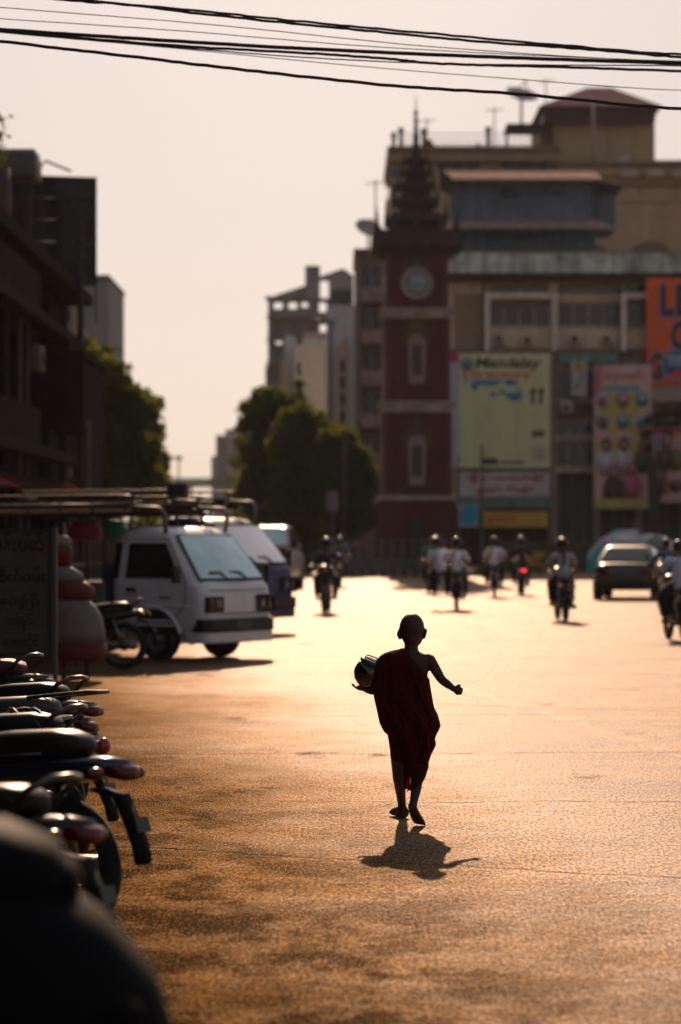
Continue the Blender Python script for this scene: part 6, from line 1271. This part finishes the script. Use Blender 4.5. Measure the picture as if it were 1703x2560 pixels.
    # robe: draped sheet from the left shoulder to the calves
    prof = [(388,455,500,0.030,0),(398,400,530,0.045,0),(415,352,600,0.058,0),(440,312,690,0.070,0),(475,287,704,0.082,0),(520,276,704,0.090,0),(560,271,702,0.094,0),(650,268,706,0.096,0.005),(740,263,722,0.098,0.01),(800,276,732,0.100,0.01),(850,287,742,0.102,0.01),(900,298,768,0.106,0.01),(960,311,786,0.110,0.015),(995,326,793,0.112,0.02),(1030,345,778,0.112,0.02),(1055,374,764,0.112,0.02),(1095,381,748,0.112,0.03),(1140,389,758,0.114,0.035),(1180,394,742,0.112,0.04),(1215,399,722,0.110,0.05),(1260,402,712,0.106,0.06),(1315,404,698,0.102,0.07)]
    def interp(v):
        for i in range(len(prof)-1):
            a, c = prof[i], prof[i+1]
            if a[0] <= v <= c[0]: f = (v-a[0])/(c[0]-a[0]); return [a[q]+(c[q]-a[q])*f for q in range(5)]
        return list(prof[-1])
    n = 120; rings = []; N = 110
    for i in range(N+1):
        v = 388 + (1315-388)*i/N; _, a, c, dp, yo = interp(v); x0, x1 = bp(a,v)[0], bp(c,v)[0]; z = bp(0,v)[2]; ring = []
        for q in range(n):
            t = q*2*pi/n; cx_, sn = sup(cos(t),0.85), sup(sin(t),0.85)
            fold = 0.0085*sin(8*t + z*19) + 0.0060*sin(15*t - z*21 + 1.3) + 0.0035*sin(23*t+z*47+0.4)
            amp = min(1.0, max(0.12, (v-400)/300.0)); lat = 1 - 0.85*abs(cos(t))**4
            ring.append(((x0+x1)/2 + (x1-x0)/2*cx_, yo + (dp + 0.018*amp + fold*amp*1.7*lat)*sn, z + (0.004*sin(3*t+1) + 0.016*max(0.0,(v-1230)/85.0)*sin(2*t+2.2))*amp))
            if ring[-1][2] < bp(0, 1268+48*cos(t))[2]: ring[-1] = (ring[-1][0], ring[-1][1], bp(0, 1268+48*cos(t))[2] - 0.0002*i + 0.004*sin(11*t))
        rings.append(ring)
    me = MB().loft(rings, cap=False).mesh('robe'); bm = bmesh.new(); bm.from_mesh(me)
    p0, p1 = Vector(bp(506,384)), Vector(bp(706,625)); dv = p1-p0; no = Vector((dv.z,0,-dv.x)).normalized()
    if no.x < 0: no = -no
    bmesh.ops.bisect_plane(bm, geom=bm.verts[:]+bm.edges[:]+bm.faces[:], plane_co=p0, plane_no=no, clear_outer=True)
    bm.to_mesh(me); bm.free()
    ROBE = bpy.data.materials.new('robe_cloth'); ROBE.use_nodes = True; t = ROBE.node_tree; pb_ = t.nodes['Principled BSDF']; pb_.inputs['Roughness'].default_value = 0.85; pb_.inputs['Specular IOR Level'].default_value = 0.15
    pb_.inputs['Base Color'].default_value = (0.06,0.006,0.004,1); tr = t.nodes.new('ShaderNodeBsdfTranslucent'); tr.inputs['Color'].default_value = (0.55,0.10,0.025,1); mx = t.nodes.new('ShaderNodeMixShader'); mx.inputs[0].default_value = 0.28
    wv = t.nodes.new('ShaderNodeTexNoise'); wv.inputs['Scale'].default_value = 420; bpn = t.nodes.new('ShaderNodeBump'); bpn.inputs['Strength'].default_value = 0.3; bpn.inputs['Distance'].default_value = 0.002; t.links.new(wv.outputs[0], bpn.inputs['Height']); t.links.new(bpn.outputs[0], pb_.inputs['Normal'])
    t.links.new(pb_.outputs[0], mx.inputs[1]); t.links.new(tr.outputs[0], mx.inputs[2]); t.links.new(mx.outputs[0], t.nodes['Material Output'].inputs['Surface'])
    ro = link('robe', me, ROBE, r); sd = ro.modifiers.new('thick', 'SOLIDIFY'); sd.thickness = 0.004
    # lower flap wrapped round the right leg, and the shoulder roll
    rings = []
    for v, a, c, dp, y0_ in ((1290,500,700,0.080,0.02),(1330,520,697,0.076,0.02),(1345,552,690,0.070,0.01),(1400,556,672,0.064,-0.01),(1440,554,645,0.058,-0.03),(1468,540,626,0.054,-0.04),(1488,520,575,0.046,-0.04)):
        x0, x1 = bp(a,v)[0], bp(c,v)[0]; z = bp(0,v)[2]; rings.append([((x0+x1)/2+(x1-x0)/2*cos(q*pi/20), y0_+(dp+0.005*sin(q*0.9+v*0.02))*sin(q*pi/20), z+0.006*cos(q*pi/20+0.6)) for q in range(40)])
    f_ = MB().loft(rings, cap=False).build('robe_flap', ROBE, r); f_.modifiers.new('thick', 'SOLIDIFY').thickness = 0.003
    mb = MB(); g = [[(bp(u,v,0.03)[0], 0.055+0.01*sin(u*0.1+v*0.05), bp(u,v,0.03)[2]) for u in (498,512,526,540,556)] for v in (1300,1340,1380,1420,1460,1492)]
    mb.loft(g, cap=False, close=False); f_ = mb.build('inner_hem', ROBE, r); f_.modifiers.new('thick', 'SOLIDIFY').thickness = 0.002
    mb = MB()
    for j in range(4):
        o_ = j*14; mb.tube([bp(505-o_*1.6,388+o_*0.55,0.01), bp(480-o_*1.5,396+o_*0.6,-0.045), bp(470-o_*1.3,470+o_*0.8,-0.098-0.003*j), bp(462-o_,600+o_,-0.121), bp(480-o_,780,-0.124)], [0.009,0.014,0.013,0.011,0.004], 8)
    mb.build('shoulder_fold', ROBE, r)
    # bowl: a thing of its own, held on the palm
    bc = bp(226, 575, 0.05); R = 0.088
    bw = thing('alms_bowl', 'black lacquered bowl with lid held at the left side of the child', 'bowl', (OX+bc[0], BD+bc[1], bc[2]))
    bw.rotation_euler = (radians(8), radians(22), 0)
    lac = mat('black_lacquer', (0.008,0.008,0.009), 0.12, var=0.05, coat=0.9)
    MB().lathe([(0.012,-R*0.98),(R*0.45,-R*0.90),(R*0.78,-R*0.62),(R*0.97,-R*0.22),(R,0.0),(R*0.96,R*0.28),(R*0.86,R*0.52),(R*0.80,R*0.60),(R*0.82,R*0.68)], (0,0,0), 'z', 36).build('vessel', lac, bw)
    MB().lathe([(R*0.88,R*0.70),(R*0.90,R*0.80),(R*0.84,R*0.88),(R*0.60,R*0.93),(R*0.35,R*0.96),(0.004,R*0.97)], (0,0,0), 'z', 36).build('lid', lac, bw)
    MB().torus((0,0,R*1.02), R*0.66, R*0.045, 'z', 32, 8).build('lid_rim', lac, bw); MB().torus((0,0,R*0.60), R*0.86, R*0.04, 'z', 32, 8).build('collar', lac, bw)
boy()
